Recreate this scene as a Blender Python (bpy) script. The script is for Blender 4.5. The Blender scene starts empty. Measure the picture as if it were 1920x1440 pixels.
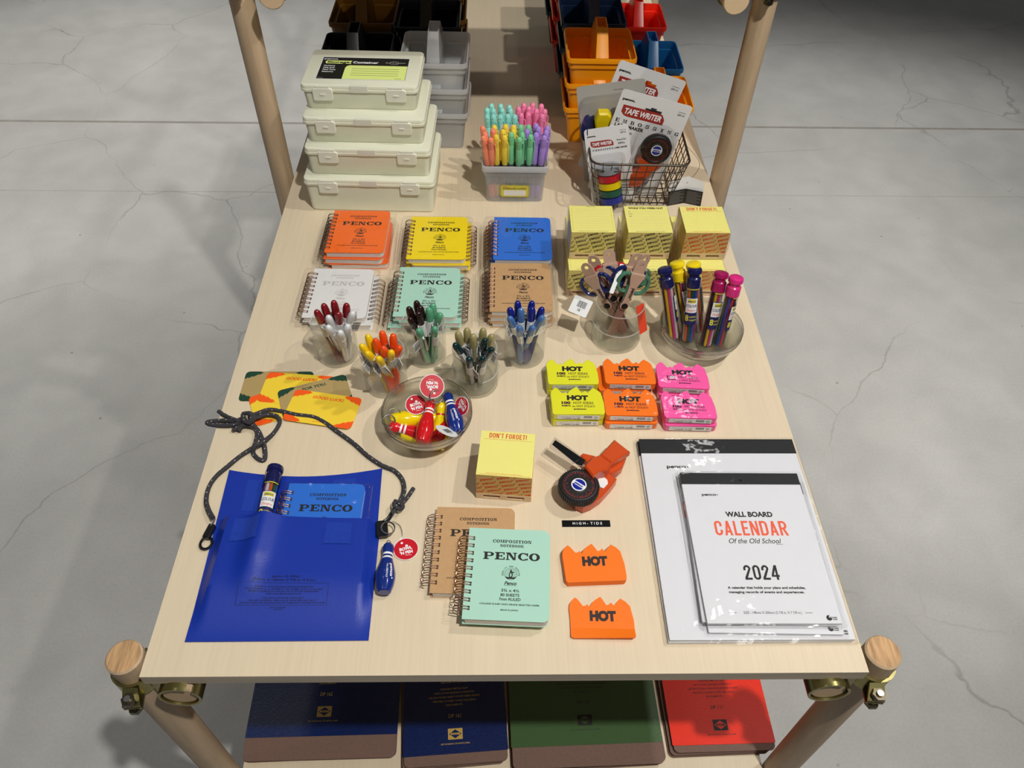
import bpy, bmesh, math, random
from mathutils import Vector, Matrix, Quaternion
random.seed(7)
PI = math.pi
scene = bpy.context.scene
T = 0.75                                   # height of the table top above the floor

# ------------------------------------------------------------------ camera
CAM = Vector((-0.01360183, -0.32049848, T + 0.81698419))
PITCH, YAW, ROLL, FPX = 0.8374318, -0.03204926, 0.02517475, 1451.58
def cam_axes():
    Rz = Matrix.Rotation(YAW, 3, 'Z')
    cx = Rz @ Vector((1, 0, 0)); fw = Rz @ Vector((0, math.cos(PITCH), -math.sin(PITCH)))
    up = Rz @ Vector((0, math.sin(PITCH), math.cos(PITCH)))
    c, s = math.cos(ROLL), math.sin(ROLL)
    return c * cx + s * up, -s * cx + c * up, fw
CX, CU, CF = cam_axes()
cam = bpy.data.cameras.new('camera'); cam_o = bpy.data.objects.new('camera', cam)
scene.collection.objects.link(cam_o); scene.camera = cam_o
cam.sensor_width = 36; cam.lens = 36 * FPX / 1920; cam.clip_start = 0.02; cam.clip_end = 60
cam_o.matrix_world = Matrix.Translation(CAM) @ Matrix((CX, CU, -CF)).transposed().to_4x4()

def at(px, py, h=0.0):
    """where the line of sight through a picture point meets the height h above the table top"""
    d = CX * (px - 960) / FPX - CU * (py - 720) / FPX + CF
    return CAM + d * ((T + h - CAM.z) / d.z)
def on_y(px, py, y):
    d = CX * (px - 960) / FPX - CU * (py - 720) / FPX + CF
    return CAM + d * ((y - CAM.y) / d.y)

# ------------------------------------------------------------------ light
world = bpy.data.worlds.new('world'); scene.world = world; world.use_nodes = True
world.node_tree.nodes['Background'].inputs[0].default_value = (0.95, 0.97, 1.0, 1)
world.node_tree.nodes['Background'].inputs[1].default_value = 0.06
scene.view_settings.view_transform = 'Standard'; scene.view_settings.look = 'None'
scene.view_settings.gamma = 1; scene.view_settings.exposure = 0.0
scene.view_settings.use_curve_mapping = False
scene.cycles.transparent_max_bounces = 48; scene.cycles.max_bounces = 10
def spot(name, loc, target, watt, angle, blend, col, size=0.035):
    l = bpy.data.lights.new(name, 'SPOT'); l.energy = watt; l.spot_size = math.radians(angle); l.spot_blend = blend
    l.color = col; l.shadow_soft_size = size
    o = bpy.data.objects.new(name, l); scene.collection.objects.link(o); o.location = loc
    o.rotation_euler = (Vector(target) - Vector(loc)).to_track_quat('-Z', 'Y').to_euler()
    return o
WARM = (1.0, 0.98, 0.94)
spot('ceiling_spot_key', (0.58, -0.48, T + 2.2), (0.0, 0.80, T), 150, 76, 0.6, WARM)
spot('ceiling_spot_right', (1.33, 0.55, T + 2.25), (0.0, 1.2, T), 66, 84, 0.8, WARM)
spot('ceiling_spot_left', (-1.15, -0.1, T + 2.3), (-0.3, 0.8, T), 9, 70, 0.9, WARM)
spot('aisle_left_spot_and_fill', (-1.75, 2.75, T + 2.2), (-1.65, 2.6, 0), 235, 68, 0.8, WARM)
spot('aisle_left_spot_and_fill', (-1.75, 0.55, T + 2.2), (-1.7, 0.5, 0), 46, 62, 0.8, WARM)  # added fill, lifts the near floor on the left
spot('aisle_right_spot_and_fill', (1.55, 1.85, T + 2.2), (1.50, 1.85, 0), 175, 66, 0.8, WARM)
spot('aisle_right_spot_and_fill', (1.62, -0.1, T + 2.2), (1.55, -0.1, 0), 42, 60, 0.8, WARM)  # added fill, lifts the near floor on the right
for i, (x, y) in enumerate(((-0.9, -0.4), (0.9, -0.5), (-0.9, 0.9), (1.0, 0.8), (-0.8, 2.2), (0.9, 2.2))):
    l = bpy.data.lights.new('added_reflection_light', 'AREA'); l.shape = 'DISK'; l.size = 0.16; l.energy = 1.0; l.color = WARM  # small lights added for highlights in the glass and a little fill
    o = bpy.data.objects.new('added_reflection_light', l); scene.collection.objects.link(o); o.location = (x, y, T + 2.3)

# ------------------------------------------------------------------ materials
MATS = {}
def lin(c):
    c = c / 255.0
    return c / 12.92 if c <= 0.04045 else ((c + 0.055) / 1.055) ** 2.4
def rgb(c): return (lin(c[0]), lin(c[1]), lin(c[2]), 1)
def mat(key, col, rough=0.5, metal=0.0, nscale=0, namt=0.0, bump=0.0, bscale=0, sss=0, coat=0, stretch=None, spec=0.5):
    m = bpy.data.materials.new(key); m.use_nodes = True; MATS[key] = m
    nt = m.node_tree; b = nt.nodes['Principled BSDF']
    b.inputs['Base Color'].default_value = rgb(col); b.inputs['Roughness'].default_value = rough
    b.inputs['Metallic'].default_value = metal; b.inputs['Specular IOR Level'].default_value = spec
    if sss:
        b.inputs['Subsurface Weight'].default_value = sss; b.inputs['Subsurface Radius'].default_value = (1, 1, 1)
        b.inputs['Subsurface Scale'].default_value = 0.006
    if coat: b.inputs['Coat Weight'].default_value = coat; b.inputs['Coat Roughness'].default_value = 0.06
    tc = nt.nodes.new('ShaderNodeTexCoord'); src = tc.outputs['Object']
    if stretch:
        mp = nt.nodes.new('ShaderNodeMapping'); mp.inputs['Scale'].default_value = stretch
        nt.links.new(src, mp.inputs[0]); src = mp.outputs[0]
    n = nt.nodes.new('ShaderNodeTexNoise'); n.inputs['Scale'].default_value = nscale or 60; n.inputs['Detail'].default_value = 4
    nt.links.new(src, n.inputs['Vector'])
    mx = nt.nodes.new('ShaderNodeMix'); mx.data_type = 'RGBA'
    a = namt or 0.02
    mx.inputs[6].default_value = tuple(max(0, v * (1 - a)) for v in rgb(col)[:3]) + (1,)
    mx.inputs[7].default_value = tuple(min(1, v * (1 + a)) for v in rgb(col)[:3]) + (1,)
    nt.links.new(n.outputs[0], mx.inputs[0]); nt.links.new(mx.outputs[2], b.inputs['Base Color'])
    if bump:
        n2 = nt.nodes.new('ShaderNodeTexNoise'); n2.inputs['Scale'].default_value = bscale or 300; n2.inputs['Detail'].default_value = 2
        nt.links.new(src, n2.inputs['Vector'])
        bp = nt.nodes.new('ShaderNodeBump'); bp.inputs['Strength'].default_value = bump; bp.inputs['Distance'].default_value = 0.001
        nt.links.new(n2.outputs[0], bp.inputs['Height']); nt.links.new(bp.outputs[0], b.inputs['Normal'])
    return m
def clear(key, tint=(255, 255, 255), gloss=0.07, rough=0.04, frost=0.0, refr=0.0, frost_col=(235, 235, 235), bump=0.0, bscale=60, edge=0.5):
    """see-through film, acrylic or glass: a straight pass-through with reflections at grazing angles"""
    m = bpy.data.materials.new(key); m.use_nodes = True; MATS[key] = m
    nt = m.node_tree; nt.nodes.clear()
    out = nt.nodes.new('ShaderNodeOutputMaterial')
    tr = nt.nodes.new('ShaderNodeBsdfTransparent'); tr.inputs[0].default_value = rgb(tint)
    gl = nt.nodes.new('ShaderNodeBsdfGlossy'); gl.inputs['Roughness'].default_value = rough
    lw = nt.nodes.new('ShaderNodeLayerWeight'); lw.inputs[0].default_value = 0.5
    fr = nt.nodes.new('ShaderNodeMath'); fr.operation = 'POWER'; fr.inputs[1].default_value = 3.0; nt.links.new(lw.outputs['Facing'], fr.inputs[0])
    mul = nt.nodes.new('ShaderNodeMath'); mul.operation = 'MULTIPLY_ADD'; mul.inputs[1].default_value = edge; mul.inputs[2].default_value = gloss
    mul.use_clamp = True
    nt.links.new(fr.outputs[0], mul.inputs[0])
    mix = nt.nodes.new('ShaderNodeMixShader'); nt.links.new(mul.outputs[0], mix.inputs[0])
    src = tr.outputs[0]
    if refr:
        rf = nt.nodes.new('ShaderNodeBsdfGlass'); rf.inputs['IOR'].default_value = 1.47; rf.inputs['Roughness'].default_value = 0.0
        m0 = nt.nodes.new('ShaderNodeMixShader'); m0.inputs[0].default_value = refr
        nt.links.new(tr.outputs[0], m0.inputs[1]); nt.links.new(rf.outputs[0], m0.inputs[2]); src = m0.outputs[0]
    if frost:
        df = nt.nodes.new('ShaderNodeBsdfDiffuse'); df.inputs[0].default_value = rgb(frost_col)
        tl = nt.nodes.new('ShaderNodeBsdfTranslucent'); tl.inputs[0].default_value = rgb(frost_col)
        m1 = nt.nodes.new('ShaderNodeMixShader'); m1.inputs[0].default_value = 0.35
        nt.links.new(df.outputs[0], m1.inputs[1]); nt.links.new(tl.outputs[0], m1.inputs[2])
        m2 = nt.nodes.new('ShaderNodeMixShader'); m2.inputs[0].default_value = frost
        nt.links.new(tr.outputs[0], m2.inputs[1]); nt.links.new(m1.outputs[0], m2.inputs[2]); src = m2.outputs[0]
    nt.links.new(src, mix.inputs[1]); nt.links.new(gl.outputs[0], mix.inputs[2])
    if bump:
        tc = nt.nodes.new('ShaderNodeTexCoord')
        n = nt.nodes.new('ShaderNodeTexNoise'); n.inputs['Scale'].default_value = bscale; n.inputs['Detail'].default_value = 3
        nt.links.new(tc.outputs['Object'], n.inputs['Vector'])
        bp = nt.nodes.new('ShaderNodeBump'); bp.inputs['Strength'].default_value = bump; bp.inputs['Distance'].default_value = 0.004
        nt.links.new(n.outputs[0], bp.inputs['Height']); nt.links.new(bp.outputs[0], gl.inputs['Normal'])
    nt.links.new(mix.outputs[0], out.inputs[0])
    return m
clear('film', gloss=0.035, rough=0.07, bump=0.6, bscale=20, edge=0.5)
clear('glass', tint=(250, 252, 250), gloss=0.03, rough=0.05, edge=0.8, refr=0.36)
clear('acrylic', tint=(250, 251, 250), gloss=0.015, rough=0.06, edge=0.35, refr=0.10)
clear('acrylic_rim_glint', tint=(250, 250, 248), gloss=0.10, rough=0.12, frost=0.55, frost_col=(246, 244, 238), edge=0.6)  # bright line along tumbler rims and base edges, put in as pale frosting
clear('glass_rim', tint=(250, 252, 250), gloss=0.10, rough=0.06, edge=0.9, refr=0.75)
clear('frosted_rim', tint=(246, 246, 246), gloss=0.06, rough=0.2, frost=0.62, frost_col=(240, 240, 240), edge=0.4)
clear('blister', tint=(246, 246, 246), gloss=0.03, rough=0.03, bump=0.25, bscale=40, edge=0.8)
clear('frosted', tint=(240, 241, 242), gloss=0.04, rough=0.2, frost=0.45, frost_col=(250, 250, 250), edge=0.6)
clear('frosted_light', tint=(246, 247, 248), gloss=0.03, rough=0.15, frost=0.26, frost_col=(244, 244, 246), edge=0.5)
clear('tube_clear', tint=(240, 240, 242), gloss=0.03, rough=0.02, edge=0.7)
mat('black_ink', (28, 26, 26), 0.6); mat('grey_ink', (196, 194, 188), 0.6); mat('red_ink', (222, 62, 32), 0.6)
mat('brown_ink', (48, 34, 30), 0.6); mat('white_ink', (245, 245, 245), 0.6); mat('gold_ink', (196, 160, 74), 0.45)
mat('navy_ink', (22, 28, 84), 0.5); mat('green_ink', (24, 66, 46), 0.6); mat('orange_ink', (255, 92, 10), 0.6)
mat('plum_ink', (70, 22, 44), 0.6); mat('faint_ink', (12, 20, 66), 0.5); mat('dark_red_ink', (142, 40, 36), 0.6)
mat('calendar_ink', (244, 98, 64), 0.6)
mat('paper', (238, 236, 230), 0.75, nscale=900, namt=0.03); mat('card_white', (228, 226, 224), 0.5)
mat('page_edge', (222, 214, 206), 0.8, nscale=6, namt=0.16, stretch=(0.02, 0.02, 420))
mat('label_white', (236, 236, 234), 0.5)
mat('nb_orange', (255, 112, 28), 0.5, bump=0.06, bscale=900); mat('nb_yellow', (250, 220, 18), 0.5, bump=0.06, bscale=900)
mat('nb_blue', (40, 112, 214), 0.5, bump=0.06, bscale=900); mat('nb_white', (232, 231, 228), 0.5, bump=0.06, bscale=900)
mat('nb_mint', (176, 220, 200), 0.5, bump=0.06, bscale=900); mat('nb_kraft', (196, 155, 108), 0.7, nscale=160, namt=0.1, bump=0.05, bscale=900)
mat('wire_bronze', (142, 108, 92), 0.32, 0.9); mat('steel', (190, 190, 188), 0.25, 1.0)
mat('wire_dark', (78, 70, 62), 0.5, 0.7); mat('zinc_gold', (150, 142, 92), 0.28, 0.95, nscale=30, namt=0.3)
mat('zinc_dark', (92, 84, 66), 0.3, 0.95)
mat('memo_yellow', (240, 232, 130), 0.75); mat('memo_side', (222, 206, 120), 0.8, nscale=4, namt=0.08, stretch=(1, 1, 300))
mat('memo_tan', (214, 180, 104), 0.8, nscale=4, namt=0.08, stretch=(1, 1, 300))
mat('pallet_wood', (222, 192, 152), 0.7, nscale=40, namt=0.08, stretch=(1, 6, 6))
mat('hot_orange', (255, 120, 2), 0.6); mat('hot_yellow', (232, 230, 36), 0.5); mat('hot_pink', (255, 92, 168), 0.5)
mat('cream', (231, 231, 208), 0.42, sss=0.25); mat('cream_latch', (235, 235, 216), 0.4, sss=0.25)
mat('label_black', (26, 26, 22), 0.45); mat('label_lime', (230, 244, 142), 0.5); mat('label_mustard', (218, 206, 70), 0.5)
for k, c in dict(orange=(252, 160, 10), red=(232, 34, 12), blue=(34, 116, 178), navy=(30, 50, 84), black=(14, 14, 16), brown=(112, 74, 18), green=(30, 54, 44)).items():
    mat('caddy_' + k, c, 0.32)
for k, c in dict(darkred=(134, 18, 28), white=(230, 230, 230), yellow=(246, 206, 20), orange=(244, 82, 20), brown=(38, 18, 18), green=(92, 168, 128),
                 khaki=(160, 150, 100), forest=(6, 44, 48), navy=(18, 30, 130), bluegrey=(72, 116, 176)).items():
    mat('pen_' + k, c, 0.22, coat=0.4)
for k, c in dict(mint=(150, 226, 214), pink=(250, 134, 176), coral=(255, 150, 116), yellow=(252, 220, 74), green=(130, 212, 158), purple=(178, 144, 226)).items():
    mat('marker_' + k, c, 0.4)
mat('marker_band', (70, 74, 86), 0.4); mat('marker_ink_dark', (60, 30, 40), 0.5)
mat('leather', (186, 154, 132), 0.6, nscale=120, namt=0.07, bump=0.1, bscale=500)
mat('handle_navy', (20, 34, 92), 0.2, coat=0.4); mat('handle_green', (70, 122, 96), 0.2, coat=0.4); mat('handle_red', (176, 26, 30), 0.2, coat=0.4)
mat('blade', (148, 122, 108), 0.35, 0.5); mat('snap', (16, 14, 14), 0.2, 0.0)
mat('tag_red', (206, 24, 40), 0.3, coat=0.3); mat('tag_orange', (226, 70, 36), 0.5)
for k, c in dict(navy=(20, 24, 78), yellow=(244, 214, 20), magenta=(164, 22, 88), pink=(222, 42, 128)).items(): mat('cap_' + k, c, 0.25, coat=0.3)
for i, c in enumerate([(30, 90, 190), (250, 210, 40), (240, 110, 40), (226, 50, 70), (224, 70, 130), (24, 96, 72), (30, 26, 44), (236, 236, 236)]): mat('crayon_%d' % i, c, 0.5)
mat('pin_red', (214, 24, 30), 0.16, coat=0.5); mat('pin_yellow', (246, 214, 10), 0.16, coat=0.5); mat('pin_blue', (20, 46, 128), 0.16, coat=0.5)
mat('stripe_white', (244, 244, 244), 0.3); mat('stripe_red', (200, 20, 30), 0.3)
mat('pouch_blue', (14, 50, 160), 0.4, nscale=30, namt=0.05, bump=0.22, bscale=900); mat('velcro', (18, 58, 168), 0.9, nscale=500, namt=0.25, bump=0.9, bscale=900)
mat('cord', (58, 56, 60), 0.85, nscale=700, namt=0.2, bump=0.4, bscale=1200); mat('cord_fleck', (222, 222, 222), 0.7)
mat('black_plastic', (18, 18, 19), 0.35); mat('tyre', (24, 23, 23), 0.5); mat('tape_orange', (206, 76, 26), 0.3, coat=0.2)
mat('emblem_blue', (22, 34, 150), 0.3); mat('emblem_white', (240, 240, 240), 0.3); mat('tape_black', (16, 17, 18), 0.25)
mat('maker_yellow', (244, 214, 10), 0.35); mat('card_grey', (176, 172, 164), 0.5); mat('banner_red', (160, 44, 38), 0.5)
mat('reel_red', (200, 30, 46), 0.4); mat('reel_green', (34, 92, 74), 0.4); mat('reel_blue', (40, 54, 150), 0.4); mat('reel_grey', (150, 156, 164), 0.4)
mat('cal_white', (226, 226, 230), 0.45); mat('cal_strip', (30, 31, 33), 0.5, nscale=90, namt=0.3, stretch=(1, 12, 1))
mat('card_yellow', (250, 214, 56), 0.55); mat('card_tan', (178, 152, 98), 0.7)
mat('fibre', (122, 94, 82), 0.75, nscale=260, namt=0.18)
mat('clip_navy', (4, 30, 84), 0.26, bump=0.35, bscale=420); mat('clip_green', (66, 96, 56), 0.26, bump=0.15, bscale=420); mat('clip_red', (240, 42, 4), 0.42, bump=0.15, bscale=420, spec=0.25)
mat('post_wood', (194, 168, 136), 0.5, nscale=14, namt=0.4, stretch=(6, 6, 0.5)); mat('end_grain', (196, 152, 108), 0.65, nscale=12, namt=0.9, stretch=(22, 2.5, 1.5))
mat('ply_edge', (206, 190, 168), 0.6, nscale=5, namt=0.3, stretch=(1, 1, 60))

def wood_top():
    m = mat('birch_ply', (228, 210, 180), 0.42, nscale=3, namt=0.05, stretch=(9, 0.8, 1)); nt = m.node_tree
    b = nt.nodes['Principled BSDF']; mx = [n for n in nt.nodes if n.type == 'MIX'][0]
    tc = nt.nodes.new('ShaderNodeTexCoord'); mp = nt.nodes.new('ShaderNodeMapping'); mp.inputs['Scale'].default_value = (160, 5, 5)
    n = nt.nodes.new('ShaderNodeTexNoise'); n.inputs['Scale'].default_value = 2; n.inputs['Detail'].default_value = 6
    nt.links.new(tc.outputs['Object'], mp.inputs[0]); nt.links.new(mp.outputs[0], n.inputs['Vector'])
    r = nt.nodes.new('ShaderNodeValToRGB'); r.color_ramp.elements[0].position = 0.3; r.color_ramp.elements[0].color = (0.96, 0.95, 0.93, 1)
    r.color_ramp.elements[1].position = 0.62; r.color_ramp.elements[1].color = (1, 1, 1, 1)
    nt.links.new(n.outputs[0], r.inputs[0])
    mu = nt.nodes.new('ShaderNodeMix'); mu.data_type = 'RGBA'; mu.blend_type = 'MULTIPLY'; mu.inputs[0].default_value = 1
    nt.links.new(mx.outputs[2], mu.inputs[6]); nt.links.new(r.outputs[0], mu.inputs[7]); nt.links.new(mu.outputs[2], b.inputs['Base Color'])
wood_top()

def concrete():
    m = bpy.data.materials.new('concrete'); MATS['concrete'] = m; m.use_nodes = True; nt = m.node_tree; N = nt.nodes.new; Lk = nt.links.new
    b = nt.nodes['Principled BSDF']; tc = N('ShaderNodeTexCoord'); co = tc.outputs['Object']
    def noise(scale, det, dist=0.0):
        n = N('ShaderNodeTexNoise'); n.inputs['Scale'].default_value = scale; n.inputs['Detail'].default_value = det; n.inputs['Distortion'].default_value = dist
        Lk(co, n.inputs['Vector']); return n.outputs[0]
    def ramp(src, p0, c0, p1, c1):
        r = N('ShaderNodeValToRGB'); r.color_ramp.elements[0].position = p0; r.color_ramp.elements[0].color = c0 + (1,)
        r.color_ramp.elements[1].position = p1; r.color_ramp.elements[1].color = c1 + (1,); Lk(src, r.inputs[0]); return r.outputs[0]
    def mul(a, c):
        x = N('ShaderNodeMix'); x.data_type = 'RGBA'; x.blend_type = 'MULTIPLY'; x.inputs[0].default_value = 1; Lk(a, x.inputs[6]); Lk(c, x.inputs[7]); return x.outputs[2]
    base = ramp(noise(1.1, 7, 0.6), 0.3, (0.47, 0.46, 0.435), 0.7, (0.58, 0.57, 0.545))
    base = mul(base, ramp(noise(7, 8, 0.3), 0.35, (0.9, 0.9, 0.9), 0.65, (1, 1, 1)))
    base = mul(base, ramp(noise(160, 3), 0.3, (0.93, 0.93, 0.93), 0.6, (1, 1, 1)))
    # cracks
    nv = N('ShaderNodeTexNoise'); nv.inputs['Scale'].default_value = 2.2; nv.inputs['Detail'].default_value = 6; Lk(co, nv.inputs['Vector'])
    ad = N('ShaderNodeMix'); ad.data_type = 'VECTOR'; ad.inputs[0].default_value = 0.22; Lk(co, ad.inputs[4]); Lk(nv.outputs[1], ad.inputs[5])
    vo = N('ShaderNodeTexVoronoi'); vo.feature = 'DISTANCE_TO_EDGE'; vo.inputs['Scale'].default_value = 1.45; Lk(ad.outputs[1], vo.inputs['Vector'])
    crack = ramp(vo.outputs['Distance'], 0.0, (0.70, 0.69, 0.67), 0.0010, (1, 1, 1))
    mk = ramp(noise(1.7, 2), 0.40, (1, 1, 1), 0.52, (0, 0, 0))
    cm = N('ShaderNodeMix'); cm.data_type = 'RGBA'; Lk(mk, cm.inputs[0]); Lk(crack, cm.inputs[6]); cm.inputs[7].default_value = (1, 1, 1, 1)
    base = mul(base, cm.outputs[2])
    # specks of dirt
    v2 = N('ShaderNodeTexVoronoi'); v2.inputs['Scale'].default_value = 9; Lk(co, v2.inputs['Vector'])
    base = mul(base, ramp(v2.outputs['Distance'], 0.02, (0.62, 0.6, 0.57), 0.045, (1, 1, 1)))
    Lk(base, b.inputs['Base Color'])
    r = N('ShaderNodeMapRange'); r.inputs[3].default_value = 0.42; r.inputs[4].default_value = 0.62; Lk(noise(3, 4), r.inputs[0]); Lk(r.outputs[0], b.inputs['Roughness'])
    bp = N('ShaderNodeBump'); bp.inputs['Strength'].default_value = 0.08; bp.inputs['Distance'].default_value = 0.004; Lk(noise(40, 5), bp.inputs['Height']); Lk(bp.outputs[0], b.inputs['Normal'])
concrete()
mat('joint_faint', (176, 173, 166), 0.7, nscale=20, namt=0.2); mat('tag_print', (112, 110, 106), 0.6); mat('joint_dark', (150, 146, 138), 0.8, nscale=20, namt=0.3)
mat('ceiling_paint', (205, 203, 198), 0.9)

# ------------------------------------------------------------------ mesh tools (numbers in millimetres)
def rrect(w, d, r, n=4, cx=0, cy=0, corners=(1, 1, 1, 1)):
    p = []
    for k, (sx, sy, a0) in enumerate(((1, 1, 0), (-1, 1, 90), (-1, -1, 180), (1, -1, 270))):
        rr = r if corners[k] else 0.01
        for i in range(n + 1):
            a = math.radians(a0 + 90 * i / n)
            p.append((cx + sx * (w / 2 - rr) + rr * math.cos(a), cy + sy * (d / 2 - rr) + rr * math.sin(a)))
    return p
def circ(r, n=24, cx=0, cy=0, a0=0): return [(cx + r * math.cos(a0 + 2 * PI * i / n), cy + r * math.sin(a0 + 2 * PI * i / n)) for i in range(n)]
def offset_poly(p, o):
    n = len(p); out = []
    area = sum(p[i][0] * p[(i + 1) % n][1] - p[(i + 1) % n][0] * p[i][1] for i in range(n)); s = 1 if area > 0 else -1
    for i in range(n):
        a, b, c = Vector(p[i - 1]), Vector(p[i]), Vector(p[(i + 1) % n])
        d1 = (b - a).normalized() if (b - a).length > 1e-6 else Vector((1, 0)); d2 = (c - b).normalized() if (c - b).length > 1e-6 else d1
        n1 = Vector((-d1.y, d1.x)) * s; n2 = Vector((-d2.y, d2.x)) * s
        m = (n1 + n2); L = m.length
        m = m / L if L > 1e-6 else n1
        k = min(2.0, 1 / max(0.4, m.dot(n1)))
        q = b + m * o * k; out.append((q.x, q.y))
    return out
def smooth(pts, k=6, closed=False):
    pts = [Vector(p) for p in pts]; n = len(pts); out = []
    for i in range(n if closed else n - 1):
        p0 = pts[(i - 1) % n] if closed or i else pts[0]; p1 = pts[i]; p2 = pts[(i + 1) % n]; p3 = pts[(i + 2) % n] if closed or i + 2 < n else pts[-1]
        for j in range(k):
            t = j / k
            out.append(0.5 * ((2 * p1) + (p2 - p0) * t + (2 * p0 - 5 * p1 + 4 * p2 - p3) * t * t + (3 * p1 - p0 - 3 * p2 + p3) * t ** 3))
    if not closed: out.append(pts[-1])
    return out
def clip_poly(poly, x0, y0, x1, y1):
    for ax, lim, sg in ((0, x0, 1), (0, x1, -1), (1, y0, 1), (1, y1, -1)):
        res = []
        for i in range(len(poly)):
            a, b = poly[i - 1], poly[i]; da, db = sg * (a[ax] - lim), sg * (b[ax] - lim)
            if (da >= 0) != (db >= 0):
                t = da / (da - db); res.append((a[0] + (b[0] - a[0]) * t, a[1] + (b[1] - a[1]) * t))
            if db >= 0: res.append(b)
        poly = res
        if len(poly) < 3: return []
    return poly

_glyphs = {}
def glyph_mesh(s, bold, shear):
    k = (s, bold, shear)
    if k not in _glyphs:
        c = bpy.data.curves.new('lettering', 'FONT'); c.body = s; c.size = 1; c.offset = bold; c.shear = shear; c.resolution_u = 4
        c.align_x = 'CENTER'; c.fill_mode = 'FRONT'
        o = bpy.data.objects.new('lettering', c)
        me = bpy.data.meshes.new_from_object(o)
        vs = [(v.co.x, v.co.y) for v in me.vertices]; fs = [tuple(p.vertices) for p in me.polygons]
        bpy.data.objects.remove(o); bpy.data.curves.remove(c); bpy.data.meshes.remove(me)
        _glyphs[k] = (vs, fs)
    return _glyphs[k]
_cap = glyph_mesh('H', 0, 0)[0]; CAP = max(v[1] for v in _cap) - min(v[1] for v in _cap)

# a slab-serif alphabet: b = bar, q = quad, r = ring piece
def _b(x0, y0, x1, y1): return [[(x0, y0), (x1, y0), (x1, y1), (x0, y1)]]
def _r(cx, cy, ax, ay, bx, by, a0, a1, n=14):
    o = []
    for i in range(n):
        u, v = math.radians(a0 + (a1 - a0) * i / n), math.radians(a0 + (a1 - a0) * (i + 1) / n)
        o.append([(cx + bx * math.cos(u), cy + by * math.sin(u)), (cx + ax * math.cos(u), cy + ay * math.sin(u)),
                  (cx + ax * math.cos(v), cy + ay * math.sin(v)), (cx + bx * math.cos(v), cy + by * math.sin(v))])
    return o
SL = {
 'P': _b(.12,0,.4,1) + _b(0,0,.55,.13) + _b(0,.87,.6,1) + _b(.4,.4,.6,.53) + _r(.58,.7,.44,.3,.16,.17,-90,90),
 'E': _b(.12,0,.4,1) + _b(0,0,.95,.13) + _b(0,.87,.92,1) + _b(.4,.44,.66,.57) + _b(.6,.34,.7,.67) + _b(.8,.66,.92,1) + _b(.83,0,.95,.36),
 'N': _b(.1,0,.24,1) + _b(.8,0,.94,1) + [[(.1,1),(.42,1),(.94,0),(.7,0)]] + _b(0,0,.36,.12) + _b(0,.88,.36,1) + _b(.66,.88,1.06,1),
 'C': _r(.52,.5,.52,.52,.24,.39,40,320,20) + _b(.82,.6,.96,1) + _b(.84,.06,.95,.3),
 'O': _r(.52,.5,.52,.52,.22,.37,0,360,26),
 'M': _b(.1,0,.22,1) + _b(.92,0,1.2,1) + [[(.1,1),(.36,1),(.68,.1),(.56,.02)], [(.98,1),(.84,1),(.54,.02),(.66,.1)]] + _b(0,0,.34,.12) + _b(0,.88,.3,1) + _b(.82,0,1.3,.12) + _b(1,.88,1.3,1),
 'S': _r(.42,.72,.36,.3,.12,.17,20,250) + _r(.44,.3,.38,.32,.12,.18,-160,90) + _b(.68,.64,.8,1) + _b(.04,0,.16,.36),
 'I': _b(.14,0,.42,1) + _b(0,0,.56,.13) + _b(0,.87,.56,1),
 'T': _b(.34,0,.62,1) + _b(.18,0,.78,.13) + _b(0,.87,.96,1) + _b(0,.62,.12,1) + _b(.84,.62,.96,1),
 'B': _b(.12,0,.38,1) + _b(0,0,.6,.12) + _b(0,.88,.58,1) + _b(.38,.46,.6,.56) + _r(.56,.75,.36,.25,.12,.13,-90,90) + _r(.58,.28,.42,.28,.14,.16,-90,90),
 'K': _b(.12,0,.38,1) + _b(0,0,.5,.12) + _b(0,.88,.5,1) + [[(.38,.4),(.5,.34),(.9,.95),(.74,.95)], [(.5,.58),(.66,.6),(1.02,.06),(.74,.06)]] + _b(.62,.88,1.02,1) + _b(.6,0,1.08,.12),
 'R': _b(.12,0,.4,1) + _b(0,0,.52,.13) + _b(0,.87,.6,1) + _b(.4,.42,.6,.54) + _r(.56,.71,.4,.29,.14,.16,-90,90) + [[(.5,.46),(.74,.46),(1.0,.0),(.74,.0)]] + _b(.7,0,1.08,.12),
 'A': [[(.12,0),(.26,0),(.58,1),(.46,1)], [(.66,0),(.96,0),(.62,1),(.42,1)]] + _b(.26,.26,.78,.38) + _b(0,0,.38,.12) + _b(.56,0,1.08,.12),
 'G': _r(.52,.5,.52,.52,.24,.39,40,330,20) + _b(.82,.62,.96,1) + _b(.72,.04,.98,.46) + _b(.56,.38,1.06,.48),
 'D': _b(.12,0,.4,1) + _b(0,0,.55,.12) + _b(0,.88,.55,1) + _r(.5,.5,.52,.5,.24,.38,-90,90),
 'Y': _b(.38,0,.64,.5) + _b(.24,0,.78,.12) + [[(.38,.46),(.62,.46),(.28,1),(.06,1)], [(.44,.46),(.6,.46),(1.0,1),(.84,1)]] + _b(0,.88,.4,1) + _b(.66,.88,1.06,1),
}
def slab(s, gap=0.14):
    polys, x = [], 0
    for ch in s:
        if ch == ' ': x += 0.5; continue
        g = SL[ch]; w = max(p[0] for q in g for p in q)
        polys += [[(p[0] + x, p[1]) for p in q] for q in g]; x += w + gap
    W = x - gap
    return [[(p[0] - W / 2, p[1]) for p in q] for q in polys], W

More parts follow.
